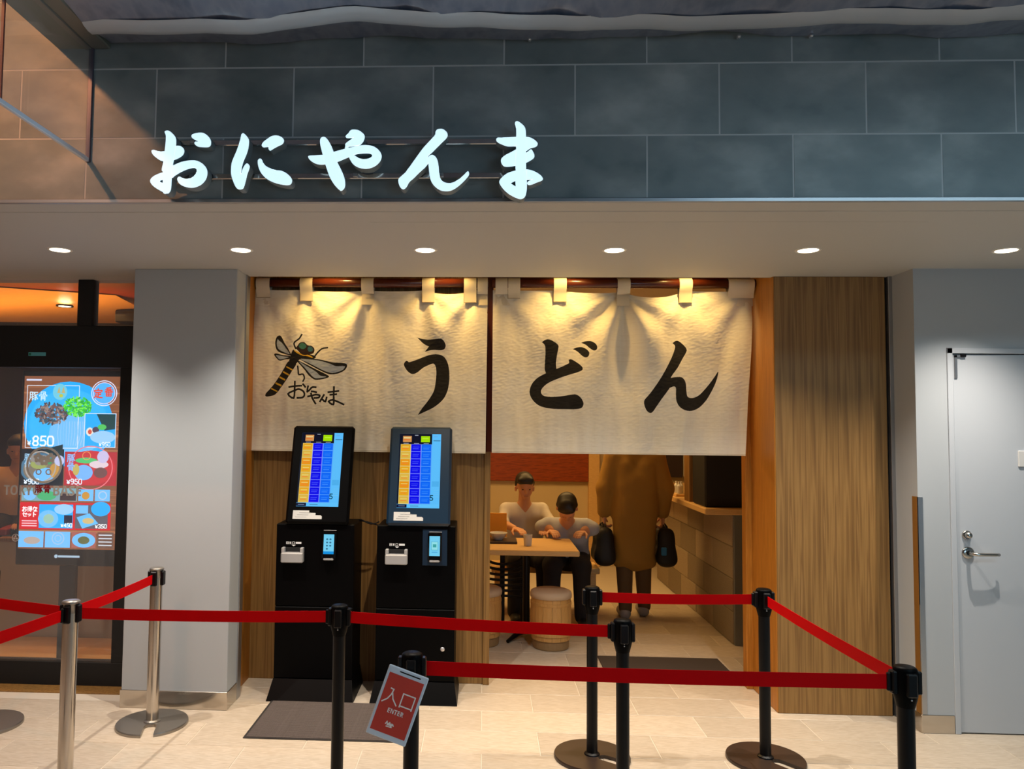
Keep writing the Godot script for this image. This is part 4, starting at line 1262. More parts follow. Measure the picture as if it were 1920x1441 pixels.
func noren(label, cl, split, tab_list, pic, pn, mname):
	var t = thing("noren_curtain", label, "curtain", Vector3(0, 0, ZN), 0.0, "linen curtains over the shop entrance")
	var m = image_mat(mname, pic, 0.0, 0.95)
	m.backlight_enabled = true
	m.backlight = Color(0.14, 0.12, 0.09)
	m.rim_enabled = true
	m.rim = 0.2
	for part in 2:
		var ua = 0.0 if part == 0 else split - 0.004
		var ub = split - 0.0002 if part == 0 else 1.0
		var nx = int((ub - ua) * cl.w0 / 0.0062)
		var ny = 190
		var P = []; var U = []
		for j in ny + 1:
			var v = float(j) / ny
			for i in nx + 1:
				var u = lerp(ua, ub, float(i) / nx)
				var x = cl.xl + u * cl.width(v)
				var x0 = cl.xl + u * cl.w0
				var d = v * (cl.yt - cl.yb)
				var dy = cl.dip(x0) * exp(-d / 0.12)
				var sx = 0.006 * sin((x0 - cl.xl) * 4.0) * v
				P.append(Vector3(x + sx * 0.3, cl.yt - d - dy, cl.fold(x0, d) - part * 0.0015))
				U.append(Vector2(u, v))
		var st = SurfaceTool.new()
		st.begin(Mesh.PRIMITIVE_TRIANGLES)
		st.set_smooth_group(0)
		for k in P.size():
			st.set_uv(U[k])
			st.add_vertex(P[k])
		var W = nx + 1
		for j in ny:
			for i in nx:
				var a = j * W + i
				st.add_index(a); st.add_index(a + 1); st.add_index(a + W)
				st.add_index(a + 1); st.add_index(a + W + 1); st.add_index(a + W)
		st.generate_normals()
		obj("cloth_panel", st.commit(), m, t)
	for tb in tab_list:
		var g = MB.new()
		var path = [Vector2(-0.006, -0.10), Vector2(-0.012, -0.03), Vector2(-0.030, 0.018)]
		for k in 7:
			var a = PI + 0.5 - k * (PI + 0.5) / 6.0
			path.append(Vector2(cos(a) * 0.036, 0.043 + sin(a) * 0.036))
		path.append_array([Vector2(0.034, 0.018), Vector2(0.020, -0.01), Vector2(0.011, -0.03), Vector2(0.008, tb[2])])
		g.smooth(true)
		for k in path.size() - 1:
			var p = path[k]; var q = path[k + 1]
			g.q(Vector3(tb[0], cl.yt + q.y, q.x), Vector3(tb[1], cl.yt + q.y, q.x), Vector3(tb[1], cl.yt + p.y, p.x), Vector3(tb[0], cl.yt + p.y, p.x))
		obj("tab", g, M.linen, t)
		if tb[2] < -0.05:
			var s = MB.new()
			s.box(Vector3((tb[0] + tb[1]) / 2, cl.yt + tb[2] + 0.004, 0.009), Vector3(tb[1] - tb[0] + 0.004, 0.003, 0.002), 0.0008)
			s.box(Vector3(tb[0], cl.yt + tb[2] * 0.5, 0.010), Vector3(0.003, abs(tb[2]), 0.002), 0.0008)
			obj("stitching", s, M.stitch, t)

func tex(poly, cl, W, H):
	var out = PackedVector2Array()
	for p in poly:
		var v = (cl.yt - p.y) / (cl.yt - cl.yb)
		out.append(Vector2((p.x - cl.xl) / cl.width(v) * W, v * H))
	return out

func linen_picture(W, H, sd):
	var p = Pic.new(W, H, c8(243, 235, 217))
	var r = RandomNumberGenerator.new()
	r.seed = sd
	for i in 500:
		var y = r.randi_range(0, H - 1)
		p.rect(r.randi_range(-200, W), y, r.randi_range(80, 500), 1, c8(243, 235, 217).lerp(c8(214, 200, 172), r.randf() * 0.7))
	for i in 500:
		var x = r.randi_range(0, W - 1)
		p.rect(x, r.randi_range(-200, H), 1, r.randi_range(80, 400), c8(243, 235, 217).lerp(c8(234, 222, 198), r.randf() * 0.6))
	p.rect(0, H - 10, W, 2, c8(196, 178, 146))
	p.rect(0, H - 2, W, 2, c8(190, 172, 140))
	return p

func norens():
	mat("linen", c8(226, 214, 190), 0.95)
	mat("stitch", c8(150, 130, 96), 0.9)
	for d in [[-1.50, 0.03, "dark lacquered rod carrying the dragonfly curtain"], [0.052, 1.742, "dark lacquered rod carrying the right curtain"]]:
		var r = thing("curtain_rod", d[2], "rod", Vector3(0, 2.588, ZN), 0.0, "rods of the two curtains")
		var g = MB.new()
		g.smooth(true)
		g.tube([Vector3(d[0], 0, 0), Vector3((d[0] + d[1]) / 2, 0, 0), Vector3(d[1], 0, 0)], 0.031, 24)
		obj("pole", g, M.lacquer, r)
	var k = 0
	for x in [-1.0, -0.23, 0.53, 1.30]:
		var t = thing("slot_spot", ["warm spotlight in the slot above the dragonfly", "warm spotlight in the slot above the hook-shaped character", "warm spotlight in the slot at the left of the right curtain", "warm spotlight in the slot above the last character"][k], "light", Vector3(x, 2.85, -4.80), 0.0, "spotlights hidden above the curtains")
		obj("can", MB.new().lathe([[0.036, 0.01], [0.04, -0.05], [0.044, -0.05], [0.044, 0.01]], 18), M.black, t)
		obj("lens", MB.new().lathe([[0.0, -0.046], [0.036, -0.044], [0.036, -0.03]], 18), M.warm_face, t)
		spot("slot_spot_beam", Vector3(x, 2.795, -4.79), Vector3(0, -1, -0.10), Color(1.0, 0.81, 0.47), 0.72, 50.0, 0.95, 0.02)
		k += 1
	var W = 1536
	var H = 1056
	var ink = c8(22, 18, 15)
	# left curtain: dragonfly, small lettering and one large character
	var cl = Cloth.new()
	cl.xl = -1.522; cl.w0 = 1.546; cl.w1 = 1.540; cl.yt = 2.545; cl.yb = 1.481
	cl.tabs = [-1.48, -1.175, -0.775, -0.385, -0.075]
	cl.pull = [0.014, 0.014, 0.034, 0.022, 0.024]
	cl.sag = [0.006, 0.016, 0.012, 0.03]
	cl.nz = noise(71, 1.0, 3); cl.nz2 = noise(72, 1.0, 2)
	var AL = [-3.209994, 0.003501, 0.000057, 4.418673, 0.000026, -0.003491]
	var AR = [-3.07532, 0.003401, -0.000004, 4.385055, 0.000025, -0.003441]
	var p = linen_picture(W, H, 1)
	var o = Vector2(740, 620)
	for g in [sm([360, 100, 440, 125, 540, 140, 640, 135, 740, 130, 790, 170, 815, 235, 795, 290, 740, 310, 640, 305, 560, 312, 480, 335, 520, 285, 550, 250, 480, 215, 420, 165], [0, 11, 13]),
			sm([155, 540, 190, 482, 215, 488, 240, 500, 340, 465, 480, 410, 600, 378, 700, 378, 780, 410, 830, 480, 860, 580, 870, 700, 865, 820, 840, 950, 790, 1060, 720, 1140, 620, 1215, 500, 1275, 370, 1335, 430, 1240, 510, 1140, 580, 1040, 630, 940, 655, 800, 665, 680, 660, 590, 640, 540, 610, 522, 540, 545, 450, 590, 370, 655, 310, 685, 260, 680, 200, 630], [18])]:
		p.poly(tex(map2(g, o, 0.11795, AL), cl, W, H), ink)
	dragonfly(p, cl, W, H, AL, ink)
	var TL = func(a): return -3.209994 + 0.003501 * a + 0.000057 * 530
	noren("left linen curtain printed with a dragonfly and one large black character", cl, (-0.757 + 1.522) / 1.546, [
		[TL.call(480), TL.call(506), -0.06], [TL.call(563), TL.call(587), -0.082], [TL.call(679), TL.call(702), -0.03], [TL.call(793), TL.call(816), -0.088], [TL.call(871), TL.call(894), -0.088], [TL.call(896), TL.call(915), -0.03]], p, 0, "noren_left")
	# right curtain: two large characters
	var cr = Cloth.new()
	cr.xl = 0.058; cr.w0 = 1.668; cr.w1 = 1.612; cr.yt = 2.545; cr.yb = 1.486
	cr.tabs = [0.10, 0.49, 0.90, 1.30, 1.68]
	cr.pull = [0.016, 0.012, 0.062, 0.014, 0.018]
	cr.sag = [0.005, 0.02, 0.05, 0.008]
	cr.nz = noise(75, 1.0, 3); cr.nz2 = noise(76, 1.0, 2)
	p = linen_picture(W, H, 2)
	o = Vector2(980, 620)
	for g in [sm([318, 195, 370, 160, 420, 148, 480, 165, 560, 210, 602, 255, 598, 310, 575, 430, 560, 560, 570, 660, 560, 740, 420, 760, 385, 695, 370, 640, 375, 500, 380, 380, 375, 270, 350, 220], [0]),
			sm([560, 650, 660, 610, 740, 570, 790, 540, 780, 485, 830, 480, 900, 520, 980, 580, 1015, 630, 1000, 670, 920, 705, 800, 740, 680, 780, 560, 825, 440, 880, 350, 950, 310, 1020, 330, 1080, 390, 1110, 520, 1118, 680, 1105, 830, 1080, 910, 1080, 980, 1130, 1025, 1210, 1020, 1270, 980, 1310, 880, 1325, 700, 1325, 520, 1320, 380, 1300, 270, 1260, 180, 1180, 125, 1080, 125, 980, 170, 880, 260, 790, 390, 720, 480, 680], [4]),
			sm([855, 305, 930, 275, 1010, 272, 1080, 310, 1125, 370, 1110, 430, 1065, 450, 1010, 420, 960, 370, 910, 330], [0]),
			sm([995, 195, 1060, 175, 1140, 172, 1210, 205, 1250, 260, 1245, 320, 1195, 335, 1130, 290, 1080, 240, 1040, 215], [0])]:
		p.poly(tex(map2(g, o, 0.11103, AR), cr, W, H), ink)
	o = Vector2(1200, 620)
	for g in [sm([560, 205, 600, 175, 645, 165, 700, 195, 770, 260, 803, 315, 790, 370, 730, 470, 640, 620, 560, 730, 520, 800, 540, 870, 510, 950, 450, 1040, 370, 1150, 290, 1270, 230, 1360, 180, 1385, 120, 1340, 80, 1240, 85, 1170, 150, 1090, 220, 1000, 330, 830, 440, 640, 540, 450, 595, 310, 600, 250], [0]),
			sm([480, 830, 530, 798, 600, 785, 700, 785, 755, 830, 780, 900, 785, 1000, 800, 1100, 850, 1132, 930, 1125, 1020, 1080, 1110, 990, 1200, 880, 1280, 770, 1335, 685, 1340, 720, 1300, 860, 1230, 1010, 1140, 1160, 1040, 1270, 940, 1330, 840, 1350, 740, 1330, 660, 1270, 615, 1180, 605, 1080, 605, 970, 570, 940, 500, 965, 440, 960], [14])]:
		p.poly(tex(map2(g, o, 0.11103, AR), cr, W, H), ink)
	var TR = func(a): return -3.07532 + 0.003401 * a
	noren("right linen curtain printed with two large black characters", cr, (0.885 - 0.058) / 1.668, [
		[TR.call(926), TR.call(949), -0.03], [TR.call(950), TR.call(973), -0.06], [TR.call(1037), TR.call(1061), -0.082], [TR.call(1157), TR.call(1181), -0.02], [TR.call(1273), TR.call(1297), -0.085], [TR.call(1364), TR.call(1412), -0.05]], p, 1, "noren_right")

func dragonfly(p, cl, W, H, A, ink):
	var o = Vector2(480, 600)
	var s = 0.12492
	var T = func(a): return tex(map2(a, o, s, A), cl, W, H)
	var C = func(a, col, corners = []): p.poly(T.call(sm(a, corners, 4)), col)
	var pale = c8(172, 182, 196)
	var yel = c8(226, 176, 40)
	C.call([345, 225, 300, 250, 278, 320, 285, 400, 320, 465, 400, 500, 540, 540, 480, 430, 420, 340, 380, 260], ink, [6])
	C.call([312, 280, 302, 360, 328, 430, 400, 475, 505, 512, 440, 415, 380, 340, 332, 300], pale)
	C.call([262, 515, 300, 500, 400, 525, 530, 545, 500, 585, 430, 590, 350, 608, 300, 570], ink)
	C.call([292, 522, 390, 540, 490, 555, 420, 578, 352, 590, 315, 560], pale)
	C.call([590, 590, 700, 640, 900, 740, 1080, 830, 1085, 860, 1030, 880, 930, 898, 870, 890, 790, 830, 720, 740, 640, 650], ink, [0])
	C.call([645, 625, 760, 692, 900, 775, 960, 832, 1055, 850, 1000, 868, 920, 876, 872, 866, 806, 805, 730, 718], pale)
	C.call([600, 560, 760, 570, 950, 590, 1150, 635, 1300, 645, 1365, 665, 1365, 710, 1310, 770, 1200, 810, 1090, 810, 950, 750, 800, 670], ink, [0])
	C.call([655, 582, 800, 590, 950, 608, 1120, 658, 1200, 692, 1300, 690, 1340, 700, 1300, 752, 1190, 790, 1090, 786, 960, 732, 800, 650], pale)
	C.call([490, 620, 600, 650, 540, 760, 450, 900, 370, 1010, 320, 1080, 260, 1130, 150, 1150, 140, 1110, 200, 1040, 280, 940, 360, 820, 430, 700], ink)
	for q in [[455, 690, 550, 740, 542, 760, 446, 708], [405, 765, 500, 815, 488, 838, 395, 786], [352, 845, 440, 890, 428, 912, 340, 868], [292, 933, 382, 975, 370, 1000, 280, 957], [226, 1020, 320, 1065, 308, 1082, 216, 1036]]:
		C.call(q, yel, [0, 1, 2, 3])
	C.call([565, 445, 530, 500, 510, 570, 500, 620, 600, 650, 640, 600, 720, 570, 860, 580, 890, 545, 800, 515, 700, 530, 620, 490], ink)
	C.call([565, 450, 620, 500, 700, 535, 760, 540, 840, 566, 838, 548, 770, 518, 700, 512, 630, 478], yel)
	C.call([630, 380, 660, 340, 720, 330, 770, 375, 830, 385, 870, 430, 860, 490, 800, 515, 700, 520, 640, 470, 605, 420], c8(44, 22, 18))
	C.call([645, 390, 670, 350, 715, 345, 750, 380, 748, 410, 710, 435, 665, 425], c8(60, 120, 104))
	C.call([770, 430, 790, 395, 830, 400, 850, 440, 830, 470, 790, 470], c8(52, 104, 116))
	for q in [[600, 430, 578, 380, 580, 335, 650, 280, 690, 215], [870, 560, 900, 510, 980, 430, 1075, 412], [622, 690, 630, 760, 640, 818, 700, 812, 722, 870, 700, 920]]:
		p.curve(T.call(open_curve(q, 3)), 9.5, ink)
	var o2 = Vector2(530, 715)
	for q in [[170, 160, 340, 130, 520, 120], [330, 0, 325, 200, 300, 465, 145, 350, 330, 250, 450, 215, 570, 280, 600, 380, 540, 450, 400, 458], [555, 75, 625, 160], [705, 130, 680, 290, 780, 205], [790, 185, 840, 160, 925, 165], [800, 278, 870, 285, 940, 305],
			[700, 420, 800, 400, 920, 370, 1030, 390, 1000, 450, 880, 462], [790, 330, 830, 470, 920, 620], [1150, 370, 1040, 560], [1085, 490, 1120, 515, 1190, 560, 1220, 440], [1260, 300, 1550, 265], [1315, 372, 1490, 355], [1420, 150, 1412, 400, 1405, 640, 1280, 560, 1380, 515, 1520, 560, 1690, 640]]:
		var c = open_curve(q, 3) if q.size() > 8 else open_curve(q, 2)
		p.curve(tex(map2(c, o2, 0.06771, A), cl, W, H), 11.5, ink)

# ------------------------------------------------------------------ ticket machines
func kiosk(label, x, second):
	var t = thing("ticket_machine", label, "ticket machine", Vector3(x, 0, -4.72))
	obj("cabinet", span_mesh(Vector3(-0.24, 0.09, -0.31), Vector3(0.24, 1.045, -0.012), 0.004), M.black_satin, t)
	obj("upper_panel", span_mesh(Vector3(-0.24, 0.548, -0.014), Vector3(0.24, 1.043, 0.0), 0.003), M.black_satin, t)
	obj("lower_door", span_mesh(Vector3(-0.24, 0.116, -0.014), Vector3(0.24, 0.543, 0.0), 0.003), M.black_satin, t)
	var pl = MB.new()
	var P = func(sx, y, z): return Vector3(sx, y, z)
	var bl = [Vector3(-0.262, 0, 0.078), Vector3(0.262, 0, 0.078), Vector3(0.262, 0, -0.31), Vector3(-0.262, 0, -0.31)]
	var tp = [Vector3(-0.242, 0.112, 0.002), Vector3(0.242, 0.112, 0.002), Vector3(0.242, 0.112, -0.31), Vector3(-0.242, 0.112, -0.31)]
	for i in 4:
		pl.q(bl[i], bl[(i + 1) % 4], tp[(i + 1) % 4], tp[i])
	pl.q(tp[0], tp[1], tp[2], tp[3])
	pl.q(bl[3], bl[2], bl[1], bl[0])
	obj("plinth", pl, M.black_satin, t)
	# tilted monitor
	var tilt = Transform3D(Basis(Vector3.RIGHT, -0.29), Vector3(0.012, 1.052, 0.03))
	var mo = MB.new()
	mo.box(Vector3(0, 0.312, -0.025), Vector3(0.39, 0.624, 0.05), 0.014, tilt)
	var mon = obj("monitor", mo, M.blue_black if second else M.black_satin, t)  # cool reflected light is put into the right monitor colour
	var sc = MB.new()
	var a = Vector3(-0.135, 0.105, 0.0012); var b = Vector3(0.127, 0.575, 0.0012)
	sc.quv(tilt * a, tilt * Vector3(b.x, a.y, a.z), tilt * b, tilt * Vector3(a.x, b.y, a.z))
	obj("screen", sc, M.kiosk_screen, mon)
	var stk = MB.new()
	stk.prism(PackedVector2Array([Vector2(-0.15, 0.028), Vector2(0.03, 0.028), Vector2(0.03, 0.045), Vector2(0.022, 0.052), Vector2(-0.01, 0.052), Vector2(-0.01, 0.066), Vector2(-0.05, 0.066), Vector2(-0.05, 0.08), Vector2(-0.15, 0.08)]), 0.0, 0.0012, tilt)
	obj("label_sticker", stk, M.white_plastic, mon)
	var lines = MB.new()
	for i in 3:
		lines.box(Vector3(-0.10 + i * 0.012, 0.04 + i * 0.013, 0.0016), Vector3(0.07, 0.003, 0.001), 0.0, tilt)
	obj("print", lines, M.grey_plastic, mon)
	obj("neck", MB.new().span(Vector3(-0.12, 1.04, -0.2), Vector3(0.14, 1.30, -0.06), 0.01), M.black, t)
	var s = tilt * Vector3(0, 0.34, 0.01)
	area("ticket_screen_glow", t.position + s, tilt.basis * Vector3(0, 0, 1), Vector2(0.25, 0.45), Color(0.5, 0.72, 1.0), 0.045)
	# receipt outlet
	var rx = -0.2 if not second else -0.184
	var pr = MB.new()
	pr.span(Vector3(rx, 0.815, 0.0), Vector3(rx + 0.135, 0.876, 0.048), 0.006)
	pr.span(Vector3(rx, 0.87, 0.0), Vector3(rx + 0.02, 0.906, 0.036), 0.004)
	pr.span(Vector3(rx + 0.115, 0.87, 0.0), Vector3(rx + 0.135, 0.906, 0.036), 0.004)
	var ro = obj("receipt_outlet", pr, M.grey_plastic, t)
	obj("slot", span_mesh(Vector3(rx + 0.02, 0.872, 0.0), Vector3(rx + 0.115, 0.902, 0.006), 0.002), M.black_matte, ro)
	var lb = MB.new()
	var z1 = 0.0012
	stroke_mesh([[0, 0, 10, 0], [0, 5, 10, 5], [0, 10, 10, 10], [1, 0, 1, 10], [9, 0, 9, 10]], Vector2(rx + 0.022, 0.936), 0.0013, 0.0022, lb, 0, z1)
	stroke_mesh([[0, 1, 10, 1], [5, 0, 5, 10], [1, 4, 9, 4], [0, 9, 10, 9]], Vector2(rx + 0.040, 0.936), 0.0013, 0.0022, lb, 0, z1)
	stroke_mesh([[0, 0, 0, 10, 10, 10, 10, 0, 0, 0]], Vector2(rx + 0.060, 0.936), 0.0013, 0.0022, lb, 0, z1)
	lb.span(Vector3(rx + 0.08, 0.924, 0), Vector3(rx + 0.115, 0.936, z1), 0.0)
	lb.prism(PackedVector2Array([Vector2(rx + 0.055, 0.918), Vector2(rx + 0.068, 0.909), Vector2(rx + 0.081, 0.918)]), 0, z1)
	obj("outlet_label", lb, M.print_white, t)
	# card terminal
	var cx = 0.09 if not second else 0.115
	if second:
		obj("mount_plate", span_mesh(Vector3(0.04, 0.808, 0.0), Vector3(0.19, 1.026, 0.004), 0.002), M.blue_black, t)
	var tt = Transform3D(Basis(Vector3.RIGHT, -0.12), Vector3(cx, 0.838, 0.012))
	var te = MB.new()
	te.box(Vector3(0, 0.083, 0.012), Vector3(0.086, 0.172, 0.026), 0.008, tt)
	var term = obj("card_terminal", te, M.screen_black, t)
	var ts = MB.new()
	ts.quv(tt * Vector3(-0.032, 0.03, 0.0262), tt * Vector3(0.032, 0.03, 0.0262), tt * Vector3(0.032, 0.148, 0.0262), tt * Vector3(-0.032, 0.148, 0.0262))
	obj("terminal_screen", ts, M.terminal_b if second else M.terminal_a, term)
	var tb = MB.new()
	tb.box(Vector3(0, 0.0, 0.02), Vector3(0.062, 0.016, 0.012), 0.004, tt)
	tb.box(Vector3(0.004, 0.172, 0.02), Vector3(0.078, 0.004, 0.008), 0.001, tt)
	obj("terminal_trim", tb, M.grey_plastic, term)
	if second:
		obj("lock", MB.new().lathe([[0.0, 0.012], [0.009, 0.011], [0.013, 0.008], [0.013, 0.0]], 16, Vector3.ZERO, Transform3D(Basis(Vector3.RIGHT, PI / 2), Vector3(0.168, 0.31, 0.0))), M.screw, t)
	return t

func kiosks():
	image_mat("kiosk_screen", kiosk_picture(), 0.95)
	image_mat("terminal_a", terminal_picture(0), 0.9)
	image_mat("terminal_b", terminal_picture(1), 0.9)
	kiosk("left black ticket vending machine with a glowing menu screen", -1.022, false)
	kiosk("right black ticket vending machine with a painted blue sheen and silver lock", -0.401, true)
	var c = thing("cable", "thin black cable looped between the two ticket machines", "cable", Vector3(-0.7, 1.03, -4.86))
	obj("wire", MB.new().tube([Vector3(-0.077, 0.03, 0), Vector3(-0.05, 0.028, 0.01), Vector3(-0.02, 0.012, 0.01), Vector3(0.0, 0.004, 0.0), Vector3(0.03, 0.008, 0.0), Vector3(0.053, 0.02, 0.0)], 0.004, 6), M.black, c)
	obj("wire", MB.new().tube([Vector3(-0.077, 0.02, -0.03), Vector3(-0.03, 0.016, -0.02), Vector3(0.0, 0.008, -0.02), Vector3(0.053, -0.01, -0.03)], 0.004, 6), M.black, c)

# ------------------------------------------------------------------ stanchions
func stanchion(label, at, silver, slot_turn, group):
	var t = thing("stanchion", label, "stanchion", at, 0.0, group)
	var pr = 0.033 if silver else 0.0275
	var pole = MB.new()
	pole.smooth(true)
	pole.lathe([[pr, 0.018], [pr, 0.80 if silver else 0.73]], 28)
	obj("pole", pole, M.steel if silver else M.black, t)
	var base = PackedVector2Array()
	var R = 0.19
	for k in 57:
		var a = lerp(0.17, TAU - 0.17, k / 56.0)
		base.append(Vector2(cos(a), sin(a)) * R)
	base.append_array([Vector2(0.07, -0.032)])
	for k in 7:
		var a2 = -PI / 2 - k * PI / 6.0
		base.append(Vector2(0.07, 0) + Vector2(cos(a2), sin(a2)) * 0.032)
	var xf = Transform3D(Basis(Vector3.UP, slot_turn) * Basis(Vector3.RIGHT, -PI / 2), Vector3.ZERO)
	var bm = MB.new()
	var inner = PackedVector2Array()
	for v in base:
		inner.append(v * 0.985)
	bm.rim(base, 0.0, 0.012, xf)
	for i in base.size():
		var n = (i + 1) % base.size()
		var f = func(v, z): return xf * Vector3(v.x, v.y, z)
		bm.q(f.call(base[i], 0.012), f.call(base[n], 0.012), f.call(inner[n], 0.018), f.call(inner[i], 0.018))
	bm.flat(inner, 0.018, xf)
	bm.flat(base, 0.0, xf, true)
	obj("base", bm, M.dark_steel if silver else M.black_base, t)
	obj("base_collar", MB.new().lathe([[pr + 0.012, 0.018], [pr + 0.01, 0.024], [pr, 0.03]], 24), M.dark_steel if silver else M.black, t)
	var h = MB.new()
	h.smooth(true)
	if silver:
		h.lathe([[pr, 0.80], [pr, 0.838], [0.038, 0.84], [0.039, 0.848], [0.035, 0.853], [0.0, 0.854]], 28)
	else:
		h.lathe([[0.029, 0.715], [0.036, 0.742], [0.0385, 0.755], [0.0385, 0.838], [0.036, 0.846], [0.030, 0.85], [0.0, 0.851]], 28)
	var hd = obj("head", h, (M.black_satin if not silver else M.dark_steel), t)
	for k in 4:
		var a = k * PI / 2
		var d = Vector3(sin(a), 0, cos(a))
		var bx = Transform3D(Basis(Vector3.UP, a), Vector3.ZERO)
		obj("cassette", MB.new().box(Vector3(0, 0.797, 0.036 if silver else 0.041), Vector3(0.034, 0.078, 0.018), 0.004, bx), M.black, hd)
	if not silver:
		var sw = MB.new()
		for y in [0.748, 0.758]:
			sw.lathe([[0.0, 0.003], [0.0028, 0.002], [0.003, 0.0]], 8, Vector3.ZERO, Transform3D(Basis(Vector3.RIGHT, PI / 2), Vector3(0.0, y, 0.038)))
		obj("screws", sw, M.screw, hd)
	return t

func add_belt(label, from, to):     # red tape from one post's head to the next
	var t = thing("barrier_belt", label, "barrier belt", from, 0.0, "red barrier belts")
	var a = from + Vector3(0, 0.797, 0)
	var b = to + Vector3(0, 0.797, 0)
	var d = (b - a).normalized()
	var s0 = a + d * 0.0515
	var s1 = b - d * 0.0515
	var n = Vector3(-d.z, 0, d.x)
	var g = MB.new()
	g.smooth(false)
	var N = 12
	var pts = []
	for i in N + 1:
		var f = float(i) / N
		var c = s0.lerp(s1, f) - t.position
		c.y -= 0.006 * 4.0 * f * (1.0 - f)
		pts.append(c)
	var h = Vector3(0, 0.025, 0)
	var w = n * 0.0009
	for i in N:
		var p = pts[i]; var q = pts[i + 1]
		g.q(p - h + w, q - h + w, q + h + w, p + h + w)
		g.q(q - h - w, p - h - w, p + h - w, q + h - w)
		g.q(p + h + w, q + h + w, q + h - w, p + h - w)
		g.q(p - h - w, q - h - w, q - h + w, p - h + w)
	obj("tape", g, M.belt, t)
	var cl = MB.new()
	var bs = Basis(d, Vector3.UP, d.cross(Vector3.UP))
	cl.box(Vector3.ZERO, Vector3(0.014, 0.062, 0.012), 0.003, Transform3D(bs, s1 - t.position - d * 0.004))
	obj("belt_clip", cl, M.black, t)

func stanchions():
	var A = Vector3(-1.805, 0, -4.25); var B = Vector3(-1.85, 0, -3.44); var C = Vector3(-0.636, 0, -3.48); var D = Vector3(-0.245, 0, -2.78)
	var E = Vector3(0.562, 0, -3.99); var F = Vector3(1.43, 0, -4.018); var G = Vector3(1.457, 0, -2.76); var H = Vector3(0.597, 0, -3.33)
	var J = Vector3(-2.70, 0, -4.17); var K = Vector3(-3.05, 0, -3.90); var N = Vector3(-2.07, 0, -2.28)
	var sg = "silver belt stanchions"
	var bg = "black belt stanchions"
	stanchion("silver stanchion standing against the foot of the grey pillar", A, true, -1.3, sg)
	stanchion("silver stanchion nearest on the left, joining four red belts", B, true, -1.2, sg)
	stanchion("silver stanchion whose round base shows at the left picture edge", J, true, -1.5, sg)
	stanchion("silver stanchion outside the left edge at the end of a level belt", K, true, -1.5, sg)
	stanchion("silver stanchion outside the left edge at the end of a near belt", N, true, -1.5, sg)
	add_belt("red belt rising from the near silver post to the one at the pillar", A, B)
	add_belt("red belt running level from the left picture edge to the near silver post", K, B)
	add_belt("red belt slanting up from the lower left picture edge to the near silver post", N, B)
	stanchion("black stanchion in front of the left ticket machine and mat", C, false, -1.0, bg)
	add_belt("red belt between the near silver post and the black post by the ticket machines", B, C)
	stanchion("black stanchion holding the tilted red entrance sign", D, false, -1.0, bg)
	stanchion("black stanchion farthest back, before the shop opening, on a full round base", E, false, -0.62, bg)
	stanchion("black stanchion with round base before the oak panel", F, false, -0.9, bg)
	stanchion("black stanchion nearest on the right in front of grey wall", G, false, -0.9, bg)
	stanchion("black stanchion at the right end of the belt from the ticket machines", H, false, -0.8, bg)
	add_belt("red belt crossing the right ticket machine to a black post before the opening", C, H)
	add_belt("long red belt nearest the camera, from the entrance sign post to the right post", D, G)
	add_belt("red belt farthest back, across the shop entrance", E, F)
	add_belt("red belt slanting down across the oak panel to the nearest right post", F, G)
	# tilted entrance sign clipped to the post
	var s = thing("entrance_sign", "tilted red entrance sign in a pale frame clipped to a black stanchion", "sign", Vector3(-0.287, 0.694, -2.70))
	s.rotation = Vector3(-0.04, 0.03, -0.335)
	obj("frame", plain_box(Vector3(0, 0, 0), Vector3(0.145, 0.243, 0.008), 0.003), M.sign_frame, s)
	obj("panel", plain_box(Vector3(0, -0.002, 0.0042), Vector3(0.126, 0.200, 0.002), 0.0006), M.sign_red, s)
	obj("slot", plain_box(Vector3(0.008, 0.110, 0.0042), Vector3(0.076, 0.004, 0.001), 0.0003), M.black, s)
	var ch = MB.new()
	stroke_mesh([[3.2, 0.3, 5.2, 0.6], [5.2, 0.4, 4.6, 4, 3, 7.2, 0.2, 9.8], [5.0, 2.6, 6.6, 6.4, 9.8, 9.7]], Vector2(-0.057, 0.050), 0.0054, 0.0042, ch, 0.005, 0.0062)
	stroke_mesh([[1, 1, 1, 9.6], [1, 1, 9, 1, 9, 9.6], [1, 8.8, 9, 8.8]], Vector2(0.002, 0.050), 0.0054, 0.0042, ch, 0.005, 0.0062)
	obj("characters", ch, M.print_white, s)
	words("ENTER", 0.0155, M.print_white, s, Vector3(-0.028, -0.024, 0.0056), 0.88, true)
	var lg = MB.new()
	stroke_mesh([[0, 6, 1.5, 2, 3, 7, 4.2, 4], [4.6, 7, 5.6, 2.5, 6.6, 6.6], [7, 4, 8, 7.4, 9, 3.6], [9, 7, 10.5, 4, 12, 6], [2, 9, 10, 8.4]], Vector2(-0.018, -0.055), 0.0024, 0.0034, lg, 0.005, 0.0062)
	obj("logo", lg, M.print_white, s)
	obj("clip", span_mesh(Vector3(0.0, 0.075, -0.014), Vector3(0.05, 0.118, -0.004), 0.003), M.black, s)

